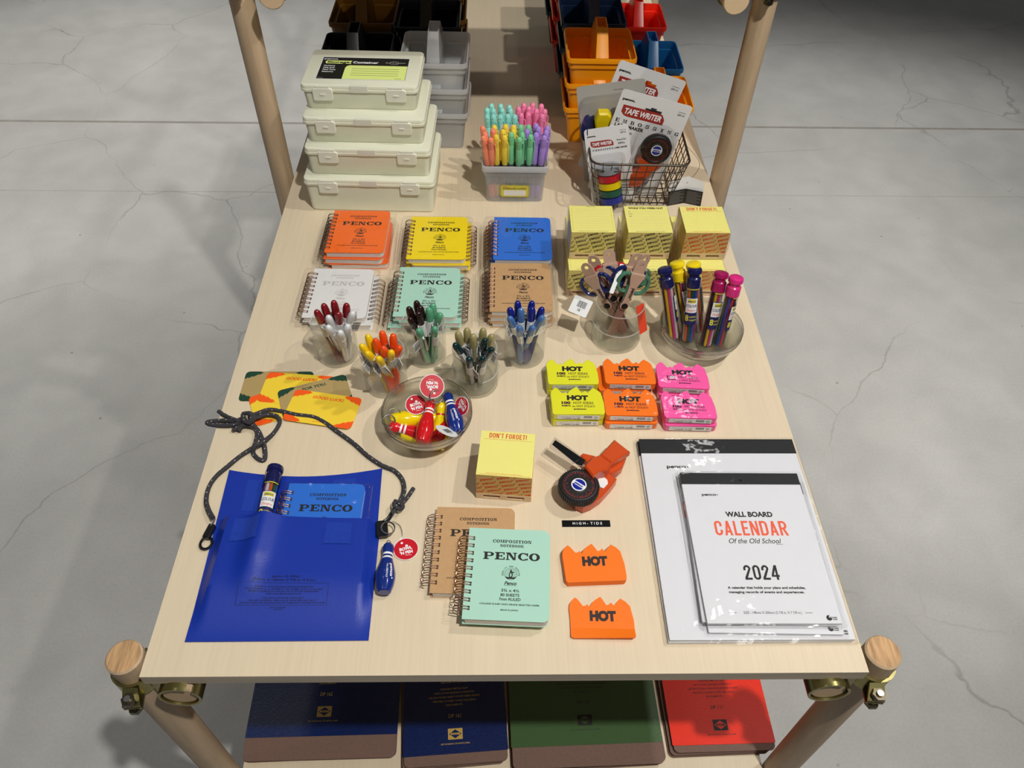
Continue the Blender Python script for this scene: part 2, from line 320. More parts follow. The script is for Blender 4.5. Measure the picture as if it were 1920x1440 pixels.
# a narrow grotesque for the tall headings
def _o(x=0.0): return _b(x,.24,x+.15,.76) + _b(x+.35,.24,x+.5,.76) + _r(x+.25,.75,.25,.25,.10,.11,0,180,10) + _r(x+.25,.25,.25,.25,.10,.11,180,360,10)
NARROW = {
 'C': _b(0,.24,.15,.76) + _b(.35,.62,.5,.76) + _b(.35,.24,.5,.38) + _r(.25,.75,.25,.25,.10,.11,0,180,10) + _r(.25,.25,.25,.25,.10,.11,180,360,10),
 'A': [[(0,0),(.15,0),(.335,1),(.185,1)], [(.37,0),(.52,0),(.335,1),(.185,1)]] + _b(.12,.2,.4,.33), 'L': _b(0,0,.15,1) + _b(0,0,.42,.14),
 'E': _b(0,0,.15,1) + _b(0,0,.44,.14) + _b(0,.86,.44,1) + _b(0,.44,.38,.57), 'F': _b(0,0,.15,1) + _b(0,.86,.44,1) + _b(0,.44,.38,.57),
 'N': _b(0,0,.14,1) + _b(.38,0,.52,1) + [[(0,1),(.16,1),(.52,0),(.36,0)]], 'T': _b(.16,0,.31,1) + _b(0,.86,.47,1), 'O': _o(), '0': _o(),
 'D': _b(0,0,.15,1) + _b(0,0,.27,.14) + _b(0,.86,.27,1) + _b(.36,.25,.51,.75) + _r(.26,.75,.25,.25,.10,.11,0,90,6) + _r(.26,.25,.25,.25,.10,.11,270,360,6),
 'R': _b(0,0,.15,1) + _b(0,.86,.27,1) + _b(0,.42,.27,.55) + _r(.26,.71,.25,.29,.10,.16,-90,90,10) + [[(.2,.44),(.34,.48),(.53,0),(.37,0)]],
 'G': _b(0,.24,.15,.76) + _b(.35,.64,.5,.76) + _b(.35,.2,.5,.5) + _b(.25,.39,.5,.51) + _r(.25,.75,.25,.25,.10,.11,0,180,10) + _r(.25,.25,.25,.25,.10,.11,180,360,10),
 '2': _r(.25,.74,.25,.26,.10,.12,0,180,10) + [[(0,.14),(.19,.14),(.5,.74),(.35,.74)]] + _b(0,0,.5,.14) + _b(0,.64,.15,.76), '4': [[(0,.32),(.15,.32),(.45,1),(.28,1)]] + _b(0,.2,.54,.33) + _b(.3,0,.45,1),
 "'": _b(0,.72,.13,1), '!': _b(0,.28,.15,1) + _b(0,0,.15,.16),
}
class MB:
    def __init__(s, u=0.001):
        s.v, s.f, s.m, s.M, s.u = [], [], [], Matrix.Identity(4), u
    def pose(s, x=0, y=0, z=0, rx=0, ry=0, rz=0):
        s.M = Matrix.Translation((x, y, z)) @ Matrix.Rotation(math.radians(rz), 4, 'Z') @ Matrix.Rotation(math.radians(ry), 4, 'Y') @ Matrix.Rotation(math.radians(rx), 4, 'X')
        return s
    def add(s, vs, fs, m):
        b = len(s.v); s.v += [tuple((s.M @ Vector(p)) * s.u) for p in vs]
        s.f += [tuple(i + b for i in f) for f in fs]; s.m += [m] * len(fs); return s
    def box(s, x0, x1, y0, y1, z0, z1, m):
        return s.add([(x, y, z) for z in (z0, z1) for (x, y) in ((x0, y0), (x1, y0), (x1, y1), (x0, y1))],
                     [(3, 2, 1, 0), (4, 5, 6, 7), (0, 1, 5, 4), (1, 2, 6, 5), (2, 3, 7, 6), (3, 0, 4, 7)], m)
    def loft(s, secs, m, cap0=True, cap1=True, capm=None):
        n = len(secs[0][0]); vs = []; fs = []
        for p, z in secs: vs += [(q[0], q[1], z) for q in p]
        for k in range(len(secs) - 1):
            for i in range(n):
                j = (i + 1) % n; fs.append((k * n + i, k * n + j, (k + 1) * n + j, (k + 1) * n + i))
        s.add(vs, fs, m)
        if cap0: s.add(vs[:n], [tuple(range(n))[::-1]], m)
        if cap1: s.add(vs[-n:], [tuple(range(n))], capm or m)
        return s
    def prism(s, p, z0, z1, m, bevel=0.0, capm=None):
        if bevel:
            q = offset_poly(p, bevel)
            return s.loft([(q, z0), (p, z0 + bevel), (p, z1 - bevel), (q, z1)], m, capm=capm)
        return s.loft([(p, z0), (p, z1)], m, capm=capm)
    def flat(s, p, z, m): return s.add([(q[0], q[1], z) for q in p], [tuple(range(len(p)))], m)
    def lathe(s, prof, m, n=24, a0=0.0, a1=360.0):
        full = abs(a1 - a0) >= 359.9; k = n if full else n + 1; vs = []; fs = []
        for r, z in prof:
            for i in range(k):
                a = math.radians(a0 + (a1 - a0) * i / n); vs.append((r * math.cos(a), r * math.sin(a), z))
        for j in range(len(prof) - 1):
            for i in range(n):
                i2 = (i + 1) % k
                fs.append((j * k + i, j * k + i2, (j + 1) * k + i2, (j + 1) * k + i))
        return s.add(vs, fs, m)
    def tube(s, path, r, m, n=8, closed=False, flat=1.0):
        P = [Vector(p) for p in path]; L = len(P); rs = r if isinstance(r, (list, tuple)) else [r] * L
        vs = []; fs = []; nrm = None
        for i in range(L):
            a = P[i - 1] if (i or closed) else P[i]; b = P[(i + 1) % L] if (i < L - 1 or closed) else P[i]
            t = (b - a).normalized() if (b - a).length > 1e-9 else Vector((0, 0, 1))
            if nrm is None: nrm = t.orthogonal().normalized()
            nrm = (nrm - t * nrm.dot(t)); nrm = nrm.normalized() if nrm.length > 1e-6 else t.orthogonal().normalized()
            bn = t.cross(nrm)
            for k in range(n):
                an = 2 * PI * k / n; vs.append(P[i] + (nrm * math.cos(an) * flat + bn * math.sin(an)) * rs[i])
        for i in range(L if closed else L - 1):
            for k in range(n):
                fs.append((i * n + k, i * n + (k + 1) % n, ((i + 1) % L) * n + (k + 1) % n, ((i + 1) % L) * n + k))
        if not closed: fs += [tuple(range(n))[::-1], tuple(range((L - 1) * n, L * n))]
        return s.add(vs, fs, m)
    def ring(s, R, r, m, x=0, y=0, z=0, axis='z', n=24, k=8, a0=0, a1=360, sy=1.0):
        full = a1 - a0 >= 359.9; pts = []
        for i in range(n if full else n + 1):
            a = math.radians(a0 + (a1 - a0) * i / n); c, d = R * math.cos(a), R * math.sin(a) * sy
            pts.append({'z': (x + c, y + d, z), 'y': (x + c, y, z + d), 'x': (x, y + c, z + d)}[axis])
        return s.tube(pts, r, m, k, full)
    def polys(s, ps, z, m, fn=None):
        for p in ps: s.add([fn(q[0], q[1], z) if fn else (q[0], q[1], z) for q in p], [tuple(range(len(p)))], m)
        return s
    def text(s, body, x, y, z, h, m, w=None, bold=0.0, shear=0.0, rot=0.0, align='c', fn=None, clip=None, xs=1.0):
        """lettering of cap height h, optionally fitted to the width w"""
        vs, fs = glyph_mesh(body, bold, shear)
        if not vs: return s
        sy = h / CAP; x0, x1 = min(v[0] for v in vs), max(v[0] for v in vs)
        sx = w / (x1 - x0) if w else sy * xs
        c, d = math.cos(math.radians(rot)), math.sin(math.radians(rot))
        ox = {'c': -(x0 + x1) / 2, 'l': -x0, 'r': -x1}[align]
        q = []
        for v in vs:
            a, b = (v[0] + ox) * sx, v[1] * sy; q.append((x + a * c - b * d, y + a * d + b * c))
        if clip:
            for f in fs:
                p = clip_poly([q[i] for i in f], *clip)
                if p: s.polys([p], z, m, fn)
            return s
        return s.add([fn(a, b, z) if fn else (a, b, z) for a, b in q], fs, m)
    def slabtext(s, body, x, y, z, h, m, w, gap=0.14, rot=0.0, fn=None):
        ps, W = slab(body, gap); k = w / W; c, d = math.cos(math.radians(rot)), math.sin(math.radians(rot))
        for i, q in enumerate(ps): s.polys([[(x + p[0] * k * c - p[1] * h * d, y + p[0] * k * d + p[1] * h * c) for p in q]], z + .004 * (i % 23), m, fn)
        return s
    def narrow(s, body, x, y, z, h, m, w, gap=.1):
        ps, c = [], 0
        for ch in body:
            if ch == ' ': c += .26; continue
            g = NARROW[ch]; ps += [[(p[0] + c, p[1]) for p in q] for q in g]; c += max(p[0] for q in g for p in q) + gap
        W = c - gap; k = w / W
        for i, q in enumerate(ps): s.polys([[(x + (p[0] - W / 2) * k, y + p[1] * h) for p in q]], z + .004 * (i % 23), m)
        return s
    def remat(s, test, m):
        """give the faces whose centre passes the test another material (thick plastic rims, painted-in glints on tumbler rims)"""
        for i, f in enumerate(s.f):
            c = sum((Vector(s.v[k]) for k in f), Vector()) / len(f) / s.u
            if test(c): s.m[i] = m
        return s
    def arctext(s, body, x, y, z, R, h, m, a0, a1, bold=0.0):
        n = len(body)
        for i, ch in enumerate(body):
            if ch == ' ': continue
            a = a0 + (a1 - a0) * i / max(1, n - 1); r = math.radians(a)
            s.text(ch, x + R * math.cos(r), y + R * math.sin(r), z, h, m, bold=bold, rot=a - 90)
        return s
    def build(s, name, parent=None, loc=None, rot=None, angle=35):
        me = bpy.data.meshes.new(name); me.from_pydata(s.v, [], s.f)
        keys = []
        for k in s.m:
            if k not in keys: keys.append(k)
        for k in keys: me.materials.append(MATS[k])
        ix = {k: i for i, k in enumerate(keys)}
        me.polygons.foreach_set('material_index', [ix[k] for k in s.m])
        bm = bmesh.new(); bm.from_mesh(me); bmesh.ops.remove_doubles(bm, verts=bm.verts, dist=1e-7)
        bmesh.ops.recalc_face_normals(bm, faces=bm.faces); bm.to_mesh(me); bm.free()
        me.shade_smooth(); me.set_sharp_from_angle(angle=math.radians(angle))
        o = bpy.data.objects.new(name, me); scene.collection.objects.link(o)
        if parent: o.parent = parent
        if loc is not None: o.location = loc
        if rot is not None: o.rotation_euler = rot
        return o
def tag(o, label=None, cat=None, group=None, kind=None):
    if label: o['label'] = label
    if cat: o['category'] = cat
    if group: o['group'] = group
    if kind: o['kind'] = kind
    return o
def thing(name, label, cat, group=None, loc=(0, 0, 0), rz=0.0):
    o = bpy.data.objects.new(name, None); scene.collection.objects.link(o); o.empty_display_size = 0.02
    o.location = loc; o.rotation_euler = (0, 0, rz); return tag(o, label, cat, group)
def dup(root, label=None, group=None, skip=()):
    r = root.copy(); scene.collection.objects.link(r)
    for ch in list(root.children):
        if ch.name.split('.')[0] in skip: continue
        c = ch.copy(); scene.collection.objects.link(c); c.parent = r
        for g in list(ch.children):
            d = g.copy(); scene.collection.objects.link(d); d.parent = c
    if label: r['label'] = label
    if group: r['group'] = group
    return r
def recolour(root, frm, to):
    """give a copied thing its own colour (materials swapped on its own mesh copies)"""
    for o in [root] + list(root.children) + [g for c in root.children for g in c.children]:
        if o.type == 'MESH' and any(m and m.name == frm for m in o.data.materials):
            o.data = o.data.copy()
            for i, m in enumerate(o.data.materials):
                if m and m.name == frm: o.data.materials[i] = MATS[to]
def aim(o, bottom, top, roll=0.0):
    d = (Vector(top) - Vector(bottom)).normalized()
    q = Vector((0, 0, 1)).rotation_difference(d) @ Quaternion((0, 0, 1), roll)
    o.rotation_mode = 'QUATERNION'; o.rotation_quaternion = q; o.location = bottom
def base_from(pl, pr, h=0.0):
    """front-left corner and heading of something whose front edge runs between two picture points"""
    a, b = at(*pl, h), at(*pr, h); d = b - a
    return Vector((a.x, a.y, T)), math.atan2(d.y, d.x)
def zoom(ox, oy, s): return lambda x, y: (ox + x * s, oy + y * s)
def nth(i, n):
    if n == 1: return 'only'
    if i == 0: return 'leftmost'
    if i == n - 1: return 'rightmost'
    return {1: 'second from left', 2: 'third from left', 3: 'fourth from left', 4: 'fifth from left', 5: 'sixth from left', 6: 'seventh from left', 7: 'eighth from left', 8: 'ninth from left', 9: 'tenth from left', 10: 'eleventh from left', 11: 'twelfth from left'}[i]
# ------------------------------------------------------------------ setting
f = MB(1); f.box(-4.5, 5.0, -2.2, 6.0, -0.05, 0, 'concrete')
tag(f.build('floor'), kind='structure')
f = MB(1)
f.box(-4.5, 5.0, 2.443, 2.455, 0, 0.0008, 'joint_dark'); f.box(-4.5, 5.0, 1.986, 1.9885, 0, 0.0006, 'joint_faint')
tag(f.build('trim_1'), kind='structure')

# ------------------------------------------------------------------ display table
table = thing('display_table', 'birch plywood display table on round wooden poles joined with metal scaffold clamps', 'table', loc=(0, 0, 0))
LEN = 1.93
m = MB(1)
m.box(-0.3875, 0.3875, 0, LEN, T - 0.018, T, 'birch_ply'); m.m = ['birch_ply', 'birch_ply', 'ply_edge', 'ply_edge', 'ply_edge', 'ply_edge']
m.build('tabletop', table)
SHELF = T - 0.425
m = MB(1); m.box(-0.3875, 0.3875, 0.0, LEN, SHELF - 0.018, SHELF, 'birch_ply'); m.m = ['birch_ply', 'birch_ply', 'ply_edge', 'ply_edge', 'ply_edge', 'ply_edge']
m.build('lower_shelf', table)
m = MB(1); m.box(-0.40, 0.40, 0.955, 1.215, T + 0.366, T + 0.384, 'birch_ply'); m.m = ['birch_ply', 'birch_ply', 'ply_edge', 'ply_edge', 'ply_edge', 'ply_edge']
m.build('upper_shelf', table)
R = 0.0195
def pole(x, y, top, dish=0):
    m = MB(1); m.pose(x, y, 0)
    m.lathe([(0, 0.0), (R * 0.9, 0.0), (R, 0.002), (R, top - 0.002), (R - 0.002, top), (0, top)], 'post_wood', 28)
    k = len(m.m) - 28
    for i in range(k, len(m.m)): m.m[i] = 'end_grain'
    m.build('post', table)
def bar(x, y0, y1, z):
    m = MB(1)
    m.M = Matrix.Translation((x, y0, z)) @ Matrix.Rotation(-PI / 2, 4, 'X')
    m.lathe([(0, 0), (R - 0.0015, 0), (R, 0.0015), (R, y1 - y0 - 0.0015), (R - 0.0015, y1 - y0), (0, y1 - y0)], 'post_wood', 28)
    for i in range(28): m.m[i] = 'pallet_wood'
    m.build('rail', table)
def clamp(px, py, bx, bz, y):
    """two hinged saddles: one round the upright pole, one round the rail"""
    s = 1 if bx > px else -1
    m = MB(1)
    def band(axis, c, w, r0, r1, a0, a1, n=22):
        vs = []; fs = []
        for i in range(n + 1):
            a = math.radians(a0 + (a1 - a0) * i / n); ca, sa = math.cos(a), math.sin(a)
            for r, o in ((r0, -w), (r0, w), (r1, w), (r1, -w)):
                vs.append((c[0] + r * ca, c[1] + r * sa, c[2] + o) if axis == 'z' else (c[0] + r * ca, c[1] + o, c[2] + r * sa))
        for i in range(n):
            for k in range(4): fs.append((i * 4 + k, i * 4 + (k + 1) % 4, i * 4 + 4 + (k + 1) % 4, i * 4 + 4 + k))
        fs += [(0, 1, 2, 3), (n * 4, n * 4 + 1, n * 4 + 2, n * 4 + 3)]
        m.add(vs, fs, 'zinc_gold')
    zc = bz
    band('z', (px, y, zc), 0.0135, R + 0.0004, R + 0.0036, -250, 70)
    band('y', (bx, py, bz), 0.0135, R + 0.0004, R + 0.0036, 60, 400)
    mx = (px + bx) / 2
    m.box(mx - 0.005, mx + 0.005, y - 0.016, y + 0.016, zc - 0.015, zc + 0.015, 'zinc_gold')
    # flared ears where the bolt closes the saddle
    for dz in (1, -1):
        m.add([(px - s * 0.004, y - R - 0.003, zc + dz * 0.013), (px + s * 0.012, y - R - 0.003, zc + dz * 0.012), (px + s * 0.017, y - R - 0.019, zc + dz * 0.004), (px - s * 0.002, y - R - 0.021, zc + dz * 0.004),
               (px - s * 0.004, y - R - 0.001, zc + dz * 0.010), (px + s * 0.012, y - R - 0.001, zc + dz * 0.009), (px + s * 0.017, y - R - 0.019, zc + dz * 0.001), (px - s * 0.002, y - R - 0.021, zc + dz * 0.001)],
              [(0, 1, 2, 3), (7, 6, 5, 4), (0, 4, 5, 1), (1, 5, 6, 2), (2, 6, 7, 3), (3, 7, 4, 0)], 'zinc_gold')
    c = m.build('clamp', table)
    for (bxp, byp, bzp, ax) in ((px + s * 0.006, y - R - 0.016, zc, 'z'), (bx - s * 0.004, y - 0.002, bz + 0.0265, 'x')):
        b = MB(1)
        b.M = Matrix.Translation((bxp, byp, bzp)) @ (Matrix.Rotation(PI / 2, 4, 'Y') if ax == 'x' else Matrix.Identity(4))
        b.lathe([(0, -0.017), (0.0035, -0.017), (0.0035, 0.017), (0, 0.017)], 'steel', 10)
        b.prism(circ(0.0075, 6), 0.007, 0.014, 'zinc_dark'); b.prism(circ(0.0075, 6), -0.014, -0.008, 'zinc_dark')
        b.build('bolt', c)
for sx in (-1, 1):
    pole(sx * 0.409, 0.021, T + 0.004); pole(sx * 0.409, 0.935, T + 0.52); pole(sx * 0.409, 1.86, T + 0.52)
    bar(sx * 0.354, -0.006, LEN, T - 0.018 - R); bar(sx * 0.354, 0.0, LEN, SHELF - 0.018 - R); bar(sx * 0.345, 0.87, LEN, T + 0.366 - R)
    clamp(sx * 0.409, 0.005, sx * 0.354, T - 0.018 - R, 0.021)
    clamp(sx * 0.409, 0.92, sx * 0.345, T + 0.366 - R, 0.935)

# ------------------------------------------------------------------ clipboards on the lower shelf
def clipboard(name, label, w, h, over, key, code, size, ink, loc, rz, rows, group, top=True):
    t = thing('clipboard', label, 'clipboard', group, loc, rz)
    b = MB(); b.prism(rrect(w, h, 8, 5, w / 2, h / 2), 0, 3, 'fibre', 0.4); b.build('board', t)
    c = MB(); c.prism(rrect(w + (3 if top else -22), h - over - (0 if top else 12), 1.5, 2, w / 2, over + (h - over) / 2 + (0 if top else 6)), 3.05, 3.9, key)
    if ink and top:
        cx = w / 2; over0 = over; over = over + (9 if w > 200 else 1)
        def ln(s, y, hh, ww): c.text(s, cx, y, 4.02, hh, ink, w=ww, bold=0.01)
        ln('SEE WARNING ON BACK LABEL', over + 12, 2.0, 46 if w > 200 else 44)
        c.flat([(cx - 11, over + 19), (cx + 11, over + 19), (cx + 11, over + 35), (cx - 11, over + 35)], 4.02, ink)
        c.flat([(cx - 9.5, over + 27), (cx, over + 20.5), (cx + 9.5, over + 27), (cx, over + 33.5)], 4.1, key)
        c.box(cx - 7, cx + 7, over + 25.6, over + 28.4, 4.1, 4.16, ink); c.text('penco', cx, over + 26.2, 4.2, 1.5, key, w=9, bold=0.02)
        ln(code, over + 51, 5.2, 19)
        y = over + 69
        for s, ww in (('DOCUMENTS.', 26), ('PROTECT & KEEP YOUR VALUABLE', 66), ('USE RECYCLED HARD WOOD FIBER BOARD', 80), ('WITH EXTRA BINDING STRENGTH', 62), ('DURABLE METAL CLIP', 42)):
            ln(s, y, 2.6, ww); y += 6.2
        ln(size[1], y + 4, 3.2, 42); ln(size[0], y + 12, 3.2, 24)
    c.build('cover_sheet', t)
    k = MB(); k.box(w / 2 - 55, w / 2 + 55, h - 24, h + 2, 3.95, 5.2, 'steel'); k.M = Matrix.Translation((w / 2 - 55, h - 6, 8)) @ Matrix.Rotation(PI / 2, 4, 'Y')
    k.lathe([(0, 0), (4, 0), (4, 110), (0, 110)], 'steel', 14); k.build('metal_clip', t)
    return t
HZ = SHELF - T
def clip_stack(pl, pr, n, w, h, over, key, code, size, ink, words, dx):
    lift = 0.006 * (n - 1)
    p, a = base_from(pl, pr, HZ + lift + 0.003)
    for i in range(n):
        q = Vector((p.x + dx[i] * 0.001, p.y - 0.0 + dx[i] * 0.0004, SHELF + 0.0062 * i + 0.0002))
        top = i == n - 1
        clipboard('clipboard', words[i], w, h, over, key, code, size, ink, q, a + (0.0 if top else 0.012), 5, words[-1].split(' clip')[0] + ' clipboards', top)
clip_stack((453, 1428), (738, 1420), 2, 226, 318, 33, 'clip_navy', 'DP 162', ('12 in. X 9 in.', '318 mm X 228 mm'), 'gold_ink',
    ['clipboard beneath the large navy DP 162 one at the shelf left', 'large dark navy clipboard with gold DP 162 lettering on the lower shelf'], (1, 0))
clip_stack((757, 1441), (952, 1426), 3, 154, 229, 15, 'clip_navy', 'DP 161', ('9 in. X 6 in.', '229 mm X 153 mm'), 'gold_ink',
    ['lowest clipboard of the small navy DP 161 pile on the lower shelf', 'middle clipboard of the small navy DP 161 pile on the lower shelf', 'small navy clipboard with gold DP 161 lettering, topmost of its pile'], (-5, -3, 0))
clip_stack((962, 1443), (1252, 1431), 3, 226, 318, 30, 'clip_green', 'DP 110', ('12 in. X 9 in.', '318 mm X 228 mm'), 'black_ink',
    ['lowest clipboard of the green DP 110 pile on the lower shelf', 'middle clipboard of the green DP 110 pile on the lower shelf', 'large dark green clipboard with black DP 110 lettering on the lower shelf'], (-3, 4, 0))
clip_stack((1265, 1412), (1457, 1406), 3, 154, 229, 10, 'clip_red', 'DP 111', ('9 in. X 6 in.', '229 mm X 153 mm'), 'black_ink',
    ['lowest clipboard of the red DP 111 pile on the lower shelf', 'brown fibre clipboard edge showing beneath the topmost red clipboard', 'small bright red clipboard with black DP 111 lettering on the lower shelf'], (-7, -5, 0))

# ------------------------------------------------------------------ storage containers (stack at the left)
def container(w, d, h, label, loc, rz, sticker=False):
    t = thing('storage_container', label, 'storage box', 'stacked glow-in-the-dark containers', loc, rz)
    b = MB()
    bh = h - 12
    b.loft([(rrect(w - 13, d - 12, 8, 4), 0), (rrect(w - 10, d - 9, 9, 4), 2), (rrect(w - 6, d - 6, 9, 4), bh)], 'cream')
    b.build('body', t)
    l = MB()
    l.loft([(rrect(w - 2, d - 2, 9, 4), bh), (rrect(w, d, 10, 4), bh + 1), (rrect(w, d, 10, 4), bh + 4.6), (rrect(w - 1.6, d - 1.6, 9.4, 4), bh + 5.2), (rrect(w - 1.6, d - 1.6, 9.4, 4), h - 2.2), (rrect(w - 3, d - 3, 9, 4), h - .7), (rrect(w - 6, d - 6, 8, 4), h)], 'cream')
    l.box(-14, 14, -d / 2 - .6, -d / 2 + 3, bh + 1, h - .3, 'cream_latch')
    l.build('lid', t)
    for sx in (-1, 1):
        k = MB(); k.M = Matrix.Translation((sx * w * 0.31, -d / 2 + 1.4, bh - 3)) @ Matrix.Rotation(PI / 2, 4, 'X')
        k.prism(rrect(33, 21, 4, 4, 0, 0), 0, 3.4, 'cream_latch', 0.8); k.prism(rrect(9, 3, 1.2, 3, 0, 0.5), 3.4, 4.6, 'cream_latch', 0.3)
        k.box(-11, 11, 8, 14, -2, 2.4, 'cream_latch'); k.build('latch', t)
    if sticker:
        s = MB(); z = h + 0.15; W, H = 146, 52; y0 = -2
        s.flat(rrect(W + 2, H + 2, 1, 2, 0, y0), z, 'label_white'); s.flat([(-W / 2, y0 - H / 2), (W / 2, y0 - H / 2), (W / 2, y0 + H / 2), (-W / 2, y0 + H / 2)], z + .1, 'label_black')
        yy = y0 - H / 2; xx = -W / 2
        s.flat([(xx + 42, yy), (W / 2 - 0.6, yy), (W / 2 - 0.6, yy + 33), (xx + 48, yy + 33), (xx + 44, yy + 31), (xx + 42, yy + 27)], z + .2, 'label_lime')
        for i in range(4): s.box(xx + 54, W / 2 - 13, yy + 24.6 - i * 5.2, yy + 25.1 - i * 5.2, z + .25, z + .3, 'black_ink')
        s.text('penco', xx + 14, yy + 46.5, z + .3, 2.6, 'white_ink', w=23, bold=.03)
        s.flat([(xx + 6, yy + 39), (xx + 8, yy + 36.5), (xx + 50, yy + 36.5), (xx + 48, yy + 40), (xx + 50.5, yy + 44), (xx + 8, yy + 44), (xx + 6, yy + 41.5)], z + .2, 'label_lime')
        s.text('Storage', xx + 28, yy + 38, z + .3, 4.4, 'label_black', w=38, bold=.04); s.text('Container', xx + 74, yy + 38, z + .3, 4.8, 'white_ink', w=43, bold=.03)
        for i, q in enumerate(('Hardware', 'Daily Stuff', 'Hand Tools', 'Stationery')): s.text(q, xx + 5.5, yy + 30 - i * 4.8, z + .3, 2.6, 'white_ink', bold=.02, align='l', xs=1.2)
        s.text('Glow in the Dark', W / 2 - 22, yy + 39.5, z + .3, 2.2, 'grey_ink', w=34); s.ring(8, .15, 'grey_ink', W / 2 - 24, yy + 40.5, z + .3, n=28, sy=.45)
        s.text('DP138', xx + 6, yy + 1.5, z + .3, 1.4, 'grey_ink', w=8); s.box(W / 2 - 18, W / 2 - 7, yy + 2.5, yy + 3, z + .25, z + .3, 'black_ink')
        s.v = [(x_, y0 * .001 + (y_ - y0 * .001) * 1.46 - .002, z_) for x_, y_, z_ in s.v]
        s.build('label', t)
    return t
z = T
for (w, d, h, x, y, lab, st) in ((226, 166, 64.5, -.2285, .8215, 'bottom and largest of the four stacked pale cream containers', False),
                                (213, 160, 51, -.2265, .8345, 'second from bottom of the four stacked pale cream containers', False),
                                (203, 144, 45, -.2295, .8525, 'third from bottom pale cream container, just under the labelled one', False),
                                (193, 130, 42.5, -.2345, .880, 'top pale cream container with black and lime storage label on its lid', True)):
    container(w, d, h, lab, (x, y + d * 0.0005, z + 0.0002), math.radians(-1.6), st); z += h * 0.001 + .0002

# ------------------------------------------------------------------ nesting caddies at the back
def caddy(matk, label, group, loc, rz, w=128, d=133, caddy_parts=None):
    t = thing('storage_caddy', label, 'caddy', group, loc, rz)
    b = MB()
    S = lambda dw, z, r=10: (rrect(w - dw, d - dw, r, 4), z)
    b.loft([S(30, 0, 7), S(28, 1, 8), S(15, 56), S(14.6, 58), S(8, 58.5), S(7, 69), S(0, 69.6, 11), S(0, 76, 11), S(1.5, 78, 10.5),
            S(5.5, 78, 9), S(7.5, 75, 8), S(10, 62.5, 8), S(17, 62, 8), S(18.5, 58, 8), S(31, 3, 6)], matk)
    if matk == 'frosted': b.remat(lambda c: c.z > 68 or 57 < c.z < 63 or c.z < 2, 'frosted_rim')
    b.build('body', t)
    h = MB()
    Q = lambda ww, dd, z: (rrect(ww, dd, 1.5, 2), z)
    h.loft([Q(23, d - 34, 3), Q(24, d - 18, 62), Q(24, d - 11, 77.6), Q(20, 46, 116), Q(16, 42, 116), Q(16, 44, 102)], matk)
    h.build('handle', t); return t
def caddy_stack(matk, word, x, y, n, place, rz=0.0, w=128, d=133):
    names = {1: ['only'], 2: ['lower', 'upper'], 3: ['lowest', 'middle', 'topmost'], 4: ['lowest', 'second lowest', 'second highest', 'topmost']}[n]
    first = None
    for i in range(n):
        lab = ('%s %s' % (word, place)) if n == 1 else '%s of the %s %s' % (names[i], word + ('s' if not word.endswith('y') else ''), place)
        lab = lab.replace('caddy', 'caddies') if n > 1 else lab
        loc = (x, y, T + 0.0003 + i * 0.048)
        if first is None: first = caddy(matk, lab, word + ' stack', loc, rz, w, d)
        else:
            o = dup(first, lab); o.location = loc
caddy_stack('caddy_orange', 'orange handled caddy', 0.1795, 1.112, 3, 'stacked left of the wire basket', math.radians(-0.5))
caddy_stack('caddy_orange', 'orange handled caddy', 0.303, 1.116, 1, 'standing alone behind the white label maker cards', math.radians(-1))
caddy_stack('caddy_blue', 'bright blue handled caddy', 0.309, 1.275, 1, 'behind the lone orange caddy', math.radians(-1))
caddy_stack('caddy_red', 'bright red handled caddy', 0.303, 1.47, 1, 'behind the blue caddy at the right edge', math.radians(-1))
caddy_stack('caddy_navy', 'dark navy handled caddy', 0.177, 1.258, 3, 'stacked behind the orange stack')
caddy_stack('caddy_red', 'red handled caddy', 0.170, 1.40, 3, 'stacked behind the navy stack')
caddy_stack('caddy_green', 'dark green handled caddy', 0.164, 1.545, 3, 'stacked at the far end of the right group')
caddy_stack('frosted', 'clear frosted handled caddy', -0.1245, 1.088, 3, 'stacked right of the cream containers', math.radians(-1.0), 124, 134)
caddy_stack('caddy_black', 'black handled caddy', -0.147, 1.235, 3, 'stacked behind the clear stack')
caddy_stack('caddy_brown', 'brown handled caddy', -0.140, 1.38, 3, 'stacked behind the right black stack')
caddy_stack('caddy_black', 'black handled caddy', -0.2665, 1.080, 3, 'stacked behind the cream containers')
caddy_stack('caddy_brown', 'brown handled caddy', -0.271, 1.250, 3, 'stacked at the left behind the black stack')
